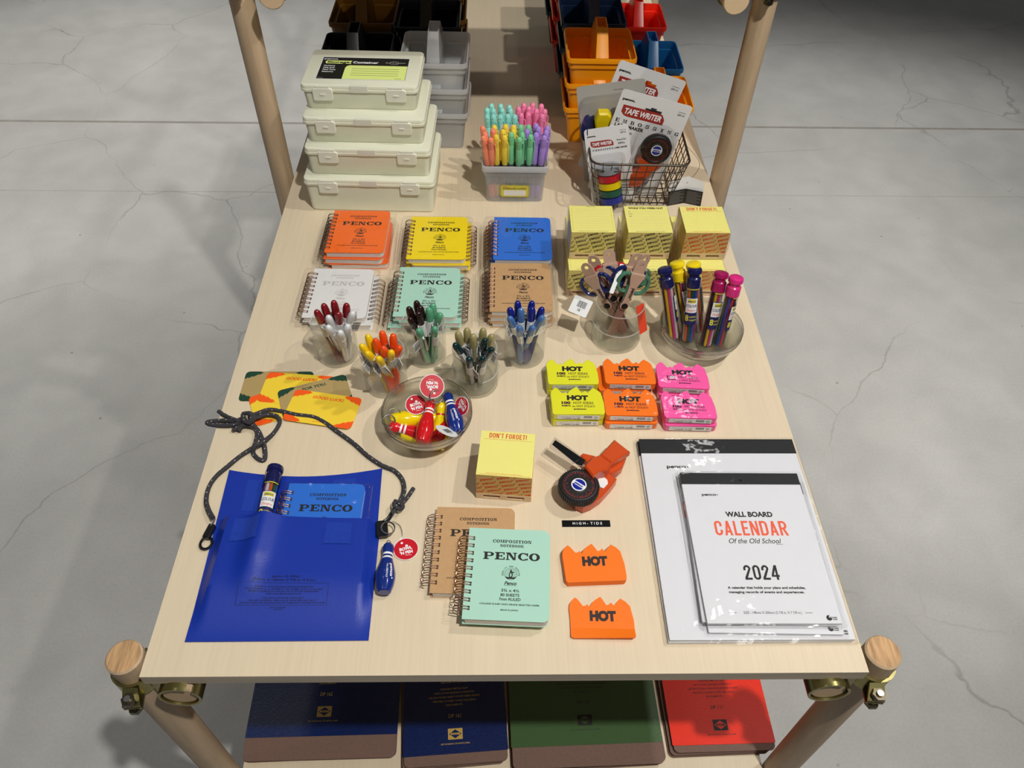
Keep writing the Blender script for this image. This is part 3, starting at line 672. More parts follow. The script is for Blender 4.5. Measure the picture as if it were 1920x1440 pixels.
# ------------------------------------------------------------------ notebooks
def notebook(label, key, ink, group=None, th=10.5, sleeve=True, loops=10, spread=0.0):
    t = thing('notebook', label, 'notebook', group)
    W, H = 95, 114
    C = (1, 0, 0, 1)
    p = MB(); p.prism(rrect(W - 4, H - 1.5, 7, 5, W / 2 + 1.2, H / 2, C), 0.6, th - 0.6, 'page_edge'); p.build('pages', t)
    bk = MB(); bk.prism(rrect(W, H, 8, 5, W / 2, H / 2, C), 0, 0.6, key); bk.build('back_cover', t)
    c = MB(); c.prism(rrect(W, H, 8, 5, W / 2, H / 2, C), th - 0.6, th, key); z = th + 0.12; cx = 51
    c.slabtext('COMPOSITION', cx, 95.5, z, 4.0, ink, 45); c.slabtext('NOTEBOOK', cx, 90, z, 3.4, ink, 27.5); c.slabtext('PENCO', cx, 73.5, z, 9.6, ink, 65, gap=.1)
    ex, ey = cx, 56
    c.ring(7.2, .22, ink, ex, ey, z - .1, n=32, k=4)
    for i in range(-4, 5):                                  # ruled disc behind the bird
        yy = i * 1.35; xx = math.sqrt(max(0, 44 - yy * yy))
        c.box(ex - xx, ex + xx, ey + yy - .1, ey + yy + .1, z - .05, z, ink)
    c.flat([(ex - 6.6, ey - 3.2), (ex - 3, ey - 4.2), (ex + 3, ey - 4.2), (ex + 6.6, ey - 3.2), (ex + 4, ey - 6.2), (ex - 4, ey - 6.2)], z + .05, ink)
    c.flat([(ex - 1.6, ey - 4.2), (ex - 2.2, ey - 1), (ex - 1.2, ey + 2.2), (ex - .4, ey + 4.4), (ex - 1.6, ey + 5), (ex - .2, ey + 5.6), (ex + .9, ey + 5), (ex + 1, ey + 3), (ex + 4.4, ey + 2.2), (ex + 1.9, ey + 1), (ex + 2.2, ey - 1.6), (ex + 1.4, ey - 4.2)], z + .1, ink)
    c.flat([(ex - .7, ey - 3.4), (ex - 1, ey - .6), (ex, ey + 1.6), (ex + 1, ey - .8), (ex + .6, ey - 3.4)], z + .16, key)
    c.arctext('QUALITY AND GENUINE', ex, ey, z, 8.6, 1.7, ink, 190, -10, bold=.02)
    c.text('Penco', ex, 42.6, z, 4.0, ink, w=14, bold=.03, shear=.35); c.box(ex - 7, ex + 7, 41.6, 41.9, z - .05, z, ink)
    c.text('3\u00be x 4\u00bd', cx, 34, z, 3.3, ink, w=20, bold=.025); c.text('80 SHEETS', cx, 28.6, z, 3.2, ink, w=21, bold=.025)
    c.text('7mm RULED', cx, 23.6, z, 3.2, ink, w=24, bold=.025); c.text('COLLEGE RULED HIGH GRADE SELECTED PAPER', cx, 18.2, z, 1.75, ink, w=66, bold=.03)
    c.text('MADE IN JAPAN', cx, 11.6, z, 1.5, ink, w=19, bold=.03)
    ys = [13 + (H - 27) * i / (loops - 1) for i in range(loops)]
    for y in ys:
        for dy in (-1.5, 1.5): c.box(5.2, 7.6, y + dy - .9, y + dy + .9, z - .08, z, 'black_ink')
    c.build('cover', t)
    s = MB(); rr = th / 2 + 2.6
    for y in ys:
        for dy in (-1.5, 1.5):
            pts = [(6.4, y + dy, th + 0.1)]
            for i in range(13):
                a = math.radians(74 + 212 * i / 12); pts.append((rr * 1.05 * math.cos(a) - 2.0, y + dy + (0.9 if i == 6 else 0) * (1 if dy > 0 else -1), th / 2 + rr * math.sin(a)))
            pts.append((6.4, y + dy, -0.1))
            s.tube(pts, 0.48, 'wire_bronze', 5)
        s.tube([(5.4, y - 1.5, th + .5), (6.6, y - 1.5, th + .7), (7.2, y, th + .7), (6.6, y + 1.5, th + .7), (5.4, y + 1.5, th + .5)], .48, 'wire_bronze', 5)
    for a_, b_ in zip(ys, ys[1:]):                          # links of the comb at the back of the spine
        x_ = -rr * 1.05 - 2.0
        s.tube([(x_ + .3, a_ + 1.5, th / 2), (x_, (a_ + b_) / 2, th / 2 - 1.2), (x_ + .3, b_ - 1.5, th / 2)], .48, 'wire_bronze', 5)
    s.build('spiral_binding', t)
    if sleeve:
        k = MB(); q = lambda g, z: (rrect(W + 24 + g, H + 7 + g, 5, 4, W / 2 - 4, H / 2 - 0.5), z)
        k.loft([q(-3, -0.1), q(0, 0.4), q(3, th * .35), q(1.5, th * .6), q(-3, th + .25), q(-14, th + .55)], 'film'); k.build('plastic_sleeve', t)
    return t
NB = {}
def nb_stack(key, ink, word, pl, pr, n, th, offs, where):
    h = n * th * 0.001
    p, a = base_from(pl, pr, h)
    names = {1: ['only'], 2: ['lower', 'upper'], 3: ['lowest', 'middle', 'topmost'], 4: ['lowest', 'second lowest', 'second highest', 'topmost']}[n]
    base = None
    for i in range(n):
        dx, dy, rz = offs[i]
        lab = '%s %s notebook in its clear sleeve, %s' % (names[i], word, where)
        if base is None: base = o = notebook(lab, key, ink, word + ' notebooks in sleeves', th=th - 0.8)
        else: o = dup(base, lab)
        q = Vector((p.x, p.y, T + 0.0004 + i * th * 0.001))
        u = Vector((math.cos(a), math.sin(a), 0)); v = Vector((-u.y, u.x, 0))
        ang = a + math.radians(rz)
        if abs(rz) > 90:  q = q + u * 0.095 + v * 0.114
        o.location = q + u * dx * .001 + v * dy * .001; o.rotation_euler = (0, 0, ang)
nb_stack('nb_orange', 'black_ink', 'bright orange', (607.5, 473), (721, 474.5), 3, 10.5, ((6, -5, 2.2), (-3, -3, -1), (0, 0, 0)), 'in front of the cream containers')
nb_stack('nb_yellow', 'black_ink', 'yellow', (761, 485.5), (872.5, 486.7), 3, 9.6, ((-2, -2, 1), (6, -3, 180.6), (0, 0, 0)), 'middle stack of the back row')
nb_stack('nb_blue', 'black_ink', 'bright blue', (924.5, 486.5), (1033, 488), 3, 9.6, ((-5, -1, 1.5), (-3, -1, 1), (0, 0, 0)), 'right stack of the back row')
nb_stack('nb_white', 'grey_ink', 'white', (565, 595), (691.6, 597), 2, 10.4, ((7, -4, 180.8), (0, 0, 0)), 'left stack of the front row')
nb_stack('nb_mint', 'black_ink', 'mint green', (736, 593), (855.5, 595), 3, 9.6, ((-9, -4, 0.5), (5, -2, 180.5), (0, 0, 0)), 'behind the tumbler of brown and green pens')
nb_stack('nb_kraft', 'black_ink', 'brown kraft', (918, 584), (1039.6, 585), 3, 9.8, ((1, -4, 0.5), (-2, -2, 1), (0, 0, 0)), 'behind the tumbler of blue pens')
# the two loose ones at the front
p, a = base_from((805, 1112), (950, 1115), 0.0115)
o = notebook('brown kraft spiral notebook lying under the mint one at the table front', 'nb_kraft', 'brown_ink', None, 11.5, False); o.location = (p.x, p.y, T + .0003); o.rotation_euler = (0, 0, a)
p, a = base_from((865.5, 1160.4), (1028, 1167.6), 0.0245)
o = notebook('mint green spiral notebook without sleeve, lying on the kraft one at the table front', 'nb_mint', 'black_ink', None, 12.3, False); o.location = (p.x, p.y, T + .0121); o.rotation_euler = (0, 0, a)

# ------------------------------------------------------------------ memo blocks on little pallets
def memo(label, kind, group=None, wrap=False):
    t = thing('memo_block', label, 'memo block', group)
    W = 69; P = MB()
    P.box(0, W, 0, W, 8, 11, 'pallet_wood'); P.box(0, W, 0, 10, 0, 2.6, 'pallet_wood'); P.box(0, W, W - 10, W, 0, 2.6, 'pallet_wood'); P.box(0, W, 29.5, 39.5, 0, 2.6, 'pallet_wood')
    for x in (0, 30, W - 9): P.box(x, x + 9, 0, W, 2.6, 8, 'pallet_wood')
    P.build('pallet', t)
    side = 'memo_tan' if kind == 'forget' else 'memo_side'; ink = 'red_ink' if kind == 'forget' else 'black_ink'
    b = MB(); b.box(.5, W - .5, .5, W - .5, 11.1, 50, side); b.m = [side, 'memo_yellow', side, side, side, side]
    z = 50.12
    if kind == 'forget':
        b.narrow("DON'T FORGET!", W / 2, W - 11, z, 7.4, ink, 47, .14); b.box(4, W - 4, W - 13.4, W - 13.1, z - .05, z, ink)
        b.text('MANUFACTURED BY PENCO STATIONERY SUPPLY', W / 2, 3.2, z, 1.1, ink, w=44); b.box(3, W - 3, 2, 2.25, z - .05, z, ink)
    elif kind == 'out':
        b.text('WHILE YOU WERE OUT', W / 2, W - 8, z, 4.2, ink, w=55, bold=.04)
        for i, q in enumerate(('TO', 'DATE', 'TIME')): b.text(q, 6, W - 16 - i * 6, z, 1.6, ink, align='l', bold=.02)
        for i in range(9): b.box(5, W - 5, 5 + i * 6, 5.3 + i * 6, z - .05, z, 'grey_ink')
        b.text('MANUFACTURED BY PENCO STATIONERY SUPPLY', W / 2, 2.4, z, 1.1, ink, w=44)
    else:
        b.text('THINGS TO DO', W / 2, W - 3.4, z, 1.6, ink, w=14)
        for i in range(10):
            b.box(7, W - 7, 5 + i * 6, 5.25 + i * 6, z - .05, z, 'grey_ink'); b.box(3.4, 4.4, 6.4 + i * 6, 7.4 + i * 6, z - .05, z, ink); b.box(W - 4.4, W - 3.4, 6.4 + i * 6, 7.4 + i * 6, z - .05, z, ink)
        b.text('MANUFACTURED BY PENCO STATIONERY SUPPLY', W / 2, 2.4, z, 1.1, ink, w=44)
    fn = lambda x, y, z_: (x, 0.5 - .12, y)
    ki = ink if kind != 'list' else 'zinc_dark'
    for r in range(-1, 6):
        for c in range(-1, 5):
            b.text('penco\u00b0', 9 + c * 20.5 - r * 3.0, 5 + r * 7.4 + c * 5.5 - 8, 0, 4.6, ki, w=18, bold=.03, rot=15, fn=fn, clip=(.8, 11.4, W - .8, 49.7))
    b.build('paper_pad', t)
    if wrap:
        k = MB(); q = lambda g, z_: (rrect(W + g, W + g, 2, 2, W / 2, W / 2), z_)
        k.loft([q(1, 0.1), q(3, 4), q(4.5, 20), q(3, 40), q(1.2, 50.4), q(-6, 50.7)], 'film'); k.build('plastic_wrap', t)
    return t
p, a = base_from((892.6, 933.7), (1000, 942), 0)
o = memo('single memo block headed in red beside the bowl of bowling pin pens', 'forget'); o.location = p + Vector((0, 0, .0003)); o.rotation_euler = (0, 0, a)
for kind, word, x in (('list', 'yellow memo block ruled as a list', .100), ('out', 'black patterned memo block with message heading', .1865), ('forget', 'red patterned memo block with red heading', .2745)):
    b0 = memo('%s, lower front of its pile' % word, kind, 'memo blocks by the basket', True); b0.location = (x - .001, .605, T + .0003)
    b1 = dup(b0, '%s, lower rear of its pile' % word); b1.location = (x + (.002 if kind != 'out' else .004), .6775, T + .0003)
    b2 = dup(b0, '%s, upper of its pile' % word); b2.location = (x + .001, .633, T + .0513)

# ------------------------------------------------------------------ caddy of markers
mk_c = thing('marker_caddy', 'small clear caddy with a yellow storage label, full of pastel markers', 'caddy', None, (.0205, .905, T + .0003), math.radians(-.3))
b = MB(); S = lambda g, z, r=7: (rrect(103 + g, 98 + g, r, 4), z)
b.loft([S(-3, 0), S(-2, 1.5), S(3, 55), S(7, 56), S(8, 64), S(13, 65), S(13.5, 74), S(12, 75.5), S(9, 75.5), S(8.5, 66), S(4.5, 65), S(3.5, 57.5), S(0, 57), S(-5, 3)], 'frosted_light'); b.remat(lambda c: c.z > 63.5 or 54 < c.z < 58 or c.z < 1.4, 'frosted_rim'); b.build('body', mk_c)
b = MB(); b.loft([(rrect(100, 3, 1, 2), 3), (rrect(104, 12, 1, 2), 62), (rrect(52, 14, 1, 2), 120), (rrect(44, 12, 1, 2), 120), (rrect(44, 10, 1, 2), 100)], 'frosted'); b.build('handle', mk_c)
b = MB(); fn = lambda x, y, z_: (x, -50.6 - (y - 4) * 0.05 - z_, y)
b.polys([rrect(51, 25, 4, 5, 0, 25)], .1, 'label_mustard', fn); b.polys([rrect(49, 23, 3.4, 5, 0, 25)], .15, 'black_ink', fn); b.polys([rrect(48.2, 22.2, 3.2, 5, 0, 25)], .2, 'label_mustard', fn)
b.polys([rrect(39, 11.4, 2, 4, 0, 21)], .25, 'label_white', fn)
for y in (24, 20.5, 17): b.polys([[(-16, y), (16, y), (16, y + .4), (-16, y + .4)]], .3, 'grey_ink', fn)
b.text('penco', -17, 33.4, .3, 1.8, 'red_ink', w=9, bold=.03, fn=fn); b.slabtext('STORAGE CADDY', 0, 28.6, .3, 3.4, 'black_ink', 42, fn=fn); b.build('label', mk_c)
def marker(label, key, group):
    t = thing('marker_pen', label, 'marker', group)
    b = MB(); b.lathe([(0, 0), (4.2, 0), (4.9, 1), (5, 26)], key, 12); b.lathe([(4.7, 26), (4.7, 60)], 'frosted_light', 12); b.lathe([(2.2, 26), (2.2, 60)], 'marker_band', 8)
    b.lathe([(4.7, 60), (5.25, 60.2), (5.25, 69), (5.0, 69.2)], 'marker_band', 12); b.build('barrel', t)
    c = MB(); c.lathe([(5.1, 69), (5.35, 70), (5.35, 104), (5.0, 105), (5.35, 106), (5.0, 109), (5.35, 110), (5.0, 113), (5.3, 114), (5.2, 121), (4.5, 124.8), (3, 127), (0, 128)], key, 14)
    for sx in (-1, 1): c.box(sx * 1.7 - .55, sx * 1.7 + .55, -5.0, -4.4, 120.6, 121.8, 'marker_ink_dark')
    c.build('cap', t)
    k = MB(); k.tube(smooth([(5, 1, 116), (7.2, 1, 114), (7.6, 1, 98), (6.8, 1, 76)], 3), [1.0] * 10, key, 6); k.build('clip', t)
    return t
zz = zoom(890, 170, .1527)
MK = dict(mint=[(205, 150), (318, 155), (425, 170), (150, 205), (228, 215), (338, 210), (440, 215), (152, 290), (232, 292), (315, 290), (408, 285), (492, 290)],
 pink=[(605, 145), (715, 140), (822, 155), (540, 190), (665, 185), (760, 220), (865, 222), (572, 270), (660, 262), (833, 282)],
 coral=[(95, 430), (125, 510), (225, 462), (105, 560), (198, 578)], yellow=[(240, 420), (380, 410), (480, 420), (350, 475), (478, 470), (265, 545), (370, 555)],
 green=[(565, 415), (665, 418), (585, 515), (450, 512), (550, 575), (690, 542)], purple=[(755, 400), (785, 440), (900, 432), (645, 472), (885, 485), (757, 515), (860, 555)])
for col, L in MK.items():
    back = col in ('mint', 'pink'); rows = []
    L2 = sorted(L, key=lambda q: q[1]); 
    for q in L2:                                        # group into rows for naming
        for r in rows:
            if abs(r[0][1] - q[1]) < 42: r.append(q); break
        else: rows.append([q])
    base = None
    for ri, r in enumerate(rows):
        r.sort()
        for i, q in enumerate(r):
            rn = 'back row' if ri == 0 else ('front row' if ri == len(rows) - 1 else 'middle row')
            lab = 'pastel %s marker, %s in the %s of its colour' % (col, nth(i, len(r)) if len(r) > 1 else 'single one', rn)
            o = marker(lab, 'marker_' + col, col + ' markers in the caddy') if base is None else dup(base, lab); base = base or o
            h = .131
            for _ in range(3):
                tp = at(*zz(*q), h)
                lo, hi = ((.914, .942) if back else (.8665, .882))
                if not back: lo = hi = min(.888, max(.868, 2 * .8655 - tp.y, .866 + (tp.y - .87) * .6))
                bt = Vector((min(max(tp.x * .92 + .0016, -.020), .060), min(max(lo + (tp.y - (.93 if back else .862)) * .5, lo), hi), T + .005))
                hh = math.sqrt(max(1e-4, .128 ** 2 - (tp - bt).xy.length_squared)); h = .005 + hh
            aim(o, bt, tp, random.uniform(-.9, .6))
# ------------------------------------------------------------------ acrylic tumblers with pens
def cup(label, x, y, R_=31.0, H=66, z=0.0003, base=3.5):
    t = MB(); r0 = R_ - 1.5
    t.lathe([(0, 0), (r0 - 1, 0), (r0, 1), (R_, H - 1), (R_ - .8, H), (R_ - 1.8, H - .6), (r0 - 2, base + 1), (r0 - 4, base), (0, base)], 'acrylic', 40)
    t.remat(lambda c: c.z > H - 1.2 or (c.z < 1.2 and c.xy.length > r0 - 3), 'acrylic_rim_glint')
    return tag(t.build('tumbler', loc=(x, y, T + z), angle=50), label, 'tumbler', 'clear tumblers of pens')
def pen(label, key, group):
    t = thing('pen', label, 'pen', group); L = 112
    b = MB(); b.lathe([(0, 0), (2.6, .5), (4.0, 3), (4.5, 8), (4.7, 20), (4.8, 40), (4.9, 58), (5.0, 60), (4.7, 60.3), (4.7, 61), (5.25, 61.3), (5.4, 75), (5.4, 96), (5.2, 102), (4.6, 107), (3.4, 110), (1.8, 111.6), (0, 112)], key, 16); b.build('barrel', t)
    c = MB(); c.box(-1.6, 1.6, 5.0, 6.6, 88, 92, 'steel'); c.box(-1.7, 1.7, 6.4, 7.1, 52, 92, 'steel'); c.build('clip', t)
    s = MB(); s.lathe([(5.15, 62), (5.65, 62.2), (5.65, 88), (5.15, 88.2)], 'label_white', 16, -210, 30)
    s.box(5.4, 17, -.25, .25, 62, 88, 'label_white')
    x = 6.5
    for i, w in enumerate((.5, .3, .8, .3, .5, .3, .9, .4, .3, .6)): s.box(x, x + w, -.32, .32, 67, 80, 'black_ink'); x += w + .5
    s.box(6.5, 15, -.32, .32, 83, 84.5, 'black_ink'); s.build('price_label', t)
    return t
q3 = zoom(540, 370, .2708)
def fill_cup(cx, cy, where, groups, bias=(0, 0), z0=.0042):
    for key, word, pts in groups:
        base = None; pts = sorted(pts)
        for i, q in enumerate(pts):
            lab = '%s pen, %s of its colour, tumbler %s' % (word, nth(i, len(pts)), where)
            o = pen(lab, key, word + ' pens') if base is None else dup(base, lab); base = base or o
            h = z0 + .1
            for _ in range(4):
                tp = at(*q3(*q), h); d = Vector((tp.x - cx, tp.y - cy, 0)); L = d.length
                k = max(-.9, min(.42, (.0235 / max(L, .004) - .62) / .38)); bt = d * k + Vector((bias[0], bias[1], 0))
                if bt.length > .022: bt = bt.normalized() * .022
                bt = Vector((cx, cy, T + z0)) + bt
                h = z0 + math.sqrt(max(1e-4, .112 ** 2 - (tp - bt).xy.length_squared)) - .001
            aim(o, bt, at(*q3(*q), h), random.uniform(0, 6.28))
CUPS = [(-.243, .474, 'before the white notebooks', [('pen_darkred', 'dark red rounded', [(195, 785), (245, 740), (315, 718), (405, 738), (350, 805)]), ('pen_white', 'white rounded', [(280, 830), (270, 885), (355, 908), (412, 868), (450, 798)])], (.009, -.009)),
 (-.167, .416, 'nearest the greeting cards', [('pen_yellow', 'yellow rounded', [(550, 955), (505, 1022), (545, 1075), (620, 1105), (715, 1070)]), ('pen_orange', 'orange red rounded', [(650, 930), (727, 950), (603, 982), (660, 1042), (772, 1038)])], (.010, -.009)),
 (-.115, .474, 'before the mint notebooks', [('pen_brown', 'dark brown rounded', [(888, 720), (835, 762), (915, 755), (903, 798), (845, 842)]), ('pen_green', 'sage green rounded', [(1003, 740), (975, 768), (1055, 812), (1018, 885), (900, 900)])], (.006, -.008)),
 (.0285, .474, 'before the kraft notebooks', [('pen_navy', 'deep blue rounded', [(1590, 722), (1690, 722), (1535, 768), (1692, 765), (1760, 765)]), ('pen_bluegrey', 'greyish blue rounded', [(1612, 772), (1535, 835), (1762, 828), (1600, 888), (1700, 888)])], (-.002, -.009))]
for cx, cy, where, gr, bias in CUPS:
    cup('clear round tumbler of pens %s' % where, cx, cy); fill_cup(cx, cy, where, gr, bias)
cup('lower clear tumbler of the nested pair beside the key ring bowl', -.0415, .4185, 33, 33, .0003, 5)
cup('upper clear tumbler of khaki and dark green pens, set in another tumbler', -.0415, .4185, 31, 62, .0075, 4)
fill_cup(-.0415, .4185, 'nested in another', [('pen_khaki', 'khaki rounded', [(1175, 935), (1238, 910), (1282, 955), (1352, 910), (1412, 955)]), ('pen_forest', 'dark teal rounded', [(1155, 1018), (1365, 985), (1418, 1042), (1250, 1098), (1352, 1092)])], (0, -.008), .012)

# ------------------------------------------------------------------ scissors in a double tumbler
SX, SY = .1665, .511
cup('lower clear tumbler of the nested pair holding scissors', SX, SY, 38, 36, .0003, 5)
cup('upper clear tumbler holding scissors with leather caps', SX, SY, 36, 64, .0075, 4)
def scissors(label, hk, ptag=False, rtag=False):
    t = thing('scissors', label, 'scissors', 'leather capped scissors')
    for sx in (-1, 1):
        h = MB()
        pts = smooth([(sx * 4, 0, 76), (sx * 5, 0, 84), (sx * 4, 0, 92), (sx * 7, 0, 103), (sx * 14, 0, 107), (sx * 21, 0, 102), (sx * 23, 0, 92), (sx * 19, 0, 82), (sx * 12, 0, 78), (sx * 6, 0, 79)], 4)
        h.tube(pts, 2.9, hk, 8); h.tube([(sx * 5, 0, 80), (sx * 2.5, 0, 66)], [3, 2.4], hk, 8); h.build('handle', t)
        b = MB(); b.prism([(-2, 0), (5, 0), (7, 30), (6, 68), (0, 70), (-4, 40)], -.9 + sx * 1.0, .9 + sx * 1.0, 'blade', .2)
        b.v = [(sx * v[0], v[2], v[1]) for v in b.v]; b.build('blade', t)
    l = MB(); l.M = Matrix.Rotation(PI / 2, 4, 'X')
    # cap: flared top over the handles, waist, rounded end closed by the snap
    l.prism([(-5.2, 63), (-6.6, 59), (-6.4, 55), (-4, 51.6), (0, 50.6), (4, 51.6), (6.4, 55), (6.6, 59), (5.2, 63), (5.2, 80), (6.6, 92), (10.5, 104), (10.8, 109), (-10.8, 109), (-10.5, 104), (-6.6, 92), (-5.2, 80)], 3.6, 5.2, 'leather', .3)
    l.M = Matrix.Identity(4); l.box(-10.8, 10.8, -5.0, 5.2, 108, 109.6, 'leather'); l.box(-10.5, 10.5, 4.2, 5.4, 84, 109, 'leather')
    l.M = Matrix.Rotation(PI / 2, 4, 'X')
    for sx in (-1, 1):                                  # hanging tab in two halves round its hole
        arc = [(8.6 * math.cos(math.radians(a)), 122 + 8.6 * math.sin(math.radians(a))) for a in range(0, 91, 15)]
        hole = [(3.1 * math.cos(math.radians(a)), 123 + 3.1 * math.sin(math.radians(a))) for a in range(90, -91, -15)]
        l.prism([(sx * x, y) for x, y in [(0, 108.6), (8.6, 108.6)] + arc + hole], -1.0, .8, 'leather')
    l.text('penco\u00b0', 0, 78, 5.35, 5.0, 'black_ink', w=19, bold=.04, rot=-90)
    l.build('leather_cap', t)
    s = MB(); s.M = Matrix.Rotation(PI / 2, 4, 'X'); s.pose(); s.M = Matrix.Translation((0, -5.2, 57)) @ Matrix.Rotation(PI / 2, 4, 'X')
    s.lathe([(4.8, 0), (4.8, .8), (3.6, 1.6), (0, 1.9)], 'snap', 18); s.build('snap_button', t)
    return t
zs = zoom(1060, 450, .1597)
def sc_place(o, tip, foot, roll, L=.129):
    h = .13
    for _ in range(4):
        tp = at(*zs(*tip), h); bt = Vector((SX + foot[0], SY + foot[1], T + .0125)); h = .0125 + math.sqrt(max(1e-4, L * L - (tp - bt).xy.length_squared))
    aim(o, bt, tp, 0)
    q = o.rotation_quaternion; o.rotation_quaternion = q @ Quaternion((0, 0, 1), roll)
SC = [('handle_navy', (225, 285), (.014, -.006), -.35, 'navy handled scissors leaning furthest left with a barcode tag'), ('handle_navy', (310, 195), (.016, .004), -.3, 'scissors with a leather cap behind the leftmost navy pair'),
      ('handle_red', (510, 120), (0, -.004), 0.0, 'red handled scissors at the back, leather tab standing highest'), ('handle_navy', (850, 170), (-.012, .004), .2, 'navy handled scissors behind the green handled pair'),
      ('handle_green', (960, 180), (-.016, 0.006), .3, 'scissors at the right rear of the tumbler, tab leaning right'), ('handle_green', (915, 250), (-.012, -.012), .12, 'green handled scissors facing the front, cap end snapped shut')]
cache = {}
for hk, tip, foot, roll, lab in SC:
    if hk not in cache: o = cache[hk] = scissors(lab, hk)
    else: o = dup(cache[hk], lab)
    sc_place(o, tip, foot, roll)
    if 'barcode' in lab: navy_sc = o
    if lab.startswith('green handled'): green_sc = o
bpy.context.view_layer.update()
def wplate(name, parent, pts, th, m, extra=None):
    """a thin tag hanging at given world corners, kept as a part of its thing"""
    a, b_, c_, d_ = [Vector(p) for p in pts]; u = (b_ - a); v = (d_ - a); nrm = u.cross(v).normalized(); W, H = u.length * 1000, v.length * 1000
    k = MB(); k.prism(rrect(W, H, 1.5, 3, W / 2, H / 2), 0, th, m, capm=m)
    if extra: extra(k, W, H, th)
    o = k.build(name); M = Matrix((u.normalized(), v.normalized(), nrm)).transposed().to_4x4(); M.translation = a
    o.matrix_world = M; o.parent = parent; o.matrix_parent_inverse = parent.matrix_world.inverted(); return o
def barcode(k, W, H, th):
    x = W * .3
    for w in (.6, .4, 1, .4, .6, 1.1, .4, .7, .5, .9, .4, .6): k.box(x, x + w, H * .42, H * .8, th, th + .1, 'black_ink'); x += w + .5
    k.text('16', W * .5, H * .2, th + .1, 3.4, 'black_ink', bold=.03); k.text('8 0 1 5', W * .55, H * .32, th + .1, 1.6, 'black_ink')
def dangle(*px): return [at(*zs(x, y), h) for x, y, h in px]
o = wplate('price_tag', navy_sc, dangle((30, 830, .052), (235, 920, .05), (340, 760, .062), (120, 640, .066)), .35, 'label_white', barcode); o['label'] = 'white barcode tag'
o = wplate('price_tag', green_sc, dangle((515, 620, .095), (560, 640, .095), (650, 300, .118), (590, 265, .118)), .35, 'label_white')
o = wplate('price_tag', green_sc, dangle((875, 1110, .03), (925, 1010, .035), (985, 690, .075), (940, 760, .07)), .35, 'tag_orange'); o['label'] = 'narrow orange red tag'

# ------------------------------------------------------------------ glass bowls
def bowl(label, x, y, z, R_=59, H=38, base=28):
    t = MB()
    t.lathe([(0, 0), (base - 2, 0), (base, 1.2), (base + 6, 4), (R_ - 10, 16), (R_ - 3, 28), (R_ - .5, H - 5), (R_, H - 3), (R_ + .3, H - 1.2), (R_ - 1, H), (R_ - 3, H - .8), (R_ - 3.6, H - 5), (R_ - 6.5, 28), (R_ - 13, 18), (base + 2, 7), (base - 4, 5.5), (0, 5)], 'glass', 56)
    t.remat(lambda c: c.z > H - 3.4 or (c.z < 1.3 and c.xy.length > base - 6), 'glass_rim')
    return tag(t.build('glass_bowl', loc=(x, y, T + z), angle=50), label, 'bowl', 'nested glass bowls')
BX, BY = -.103, .331; GX, GY = .2865, .494
bowl('lower glass bowl of the nested pair under the bowling pin pens', BX, BY, .0003); bowl('upper glass bowl holding the bowling pin pens', BX, BY, .0070)
bowl('lower glass bowl of the nested pair under the crayon tubes', GX, GY, .0003, 60); bowl('upper glass bowl holding the crayon tubes', GX, GY, .0070, 60)

def crayon_tube(label, key, stick_order, capped=True):
    t = thing('crayon_tube', label, 'crayon tube', 'tubes of coloured crayons')
    b = MB(); b.lathe([(0, 0), (9.2, 0), (9.8, .8), (9.8, 92), (8.8, 92), (8.8, 1.4), (0, 1.4)], 'tube_clear', 24); b.build('tube', t)
    for i in range(8):
        a = 2 * PI * i / 8; c = MB(); c.pose(5.9 * math.cos(a), 5.9 * math.sin(a), 1.6)
        c.lathe([(0, 0), (1.4, 0), (2.1, 3), (2.1, 86), (0, 86)], 'crayon_%d' % ((i * 3 + stick_order) % 8), 8); c.build('crayon', t)
    c = MB(); c.lathe([(8.7, 86), (10.2, 86), (10.4, 87), (10.2, 99), (9, 100.5), (7.8, 101.5), (7.8, 104.5), (9.2, 105.5), (10.4, 107), (10.6, 111), (9.8, 113), (8, 114), (0, 114.2)], key, 28); c.build('cap', t)
    s = MB(); R0 = 9.95
    def fn(x, y, z_): a = x / R0 - PI / 2; r = R0 + z_; return (r * math.cos(a), r * math.sin(a), y)
    def patch(x0, x1, y0, y1, z_, m, n=6):
        for i in range(n):
            u, v = x0 + (x1 - x0) * i / n, x0 + (x1 - x0) * (i + 1) / n; s.polys([[(u, y0), (v, y0), (v, y1), (u, y1)]], z_, m, fn)
    patch(-9.5, 9.5, 30, 72, .02, 'navy_ink'); patch(-8.6, 8.6, 49, 71, .1, 'label_white'); patch(-6, 6, 64, 70, .16, 'label_mustard')
    s.text('penco', 0, 65.6, .24, 2.6, 'navy_ink', w=10.5, bold=.03, fn=fn); s.text('COLOUR', 0, 57.6, .24, 4, 'navy_ink', w=15.5, bold=.02, fn=fn); s.text('Delights', 0, 51.4, .24, 3.2, 'red_ink', w=13, shear=.3, fn=fn)
    s.text('8', -5.4, 36.5, .24, 8.5, 'label_mustard', w=5, bold=.03, fn=fn); s.text('colour', 3.2, 41.5, .24, 3.2, 'label_mustard', w=10.5, bold=.01, fn=fn); s.text('crayon', 3.2, 36.5, .24, 3.2, 'label_mustard', w=10.5, bold=.01, fn=fn)
    patch(-9.5, 9.5, 84, 85.2, .04, 'label_mustard', 8); s.build('label', t)
    return t
zc_ = zoom(1220, 470, .1597)
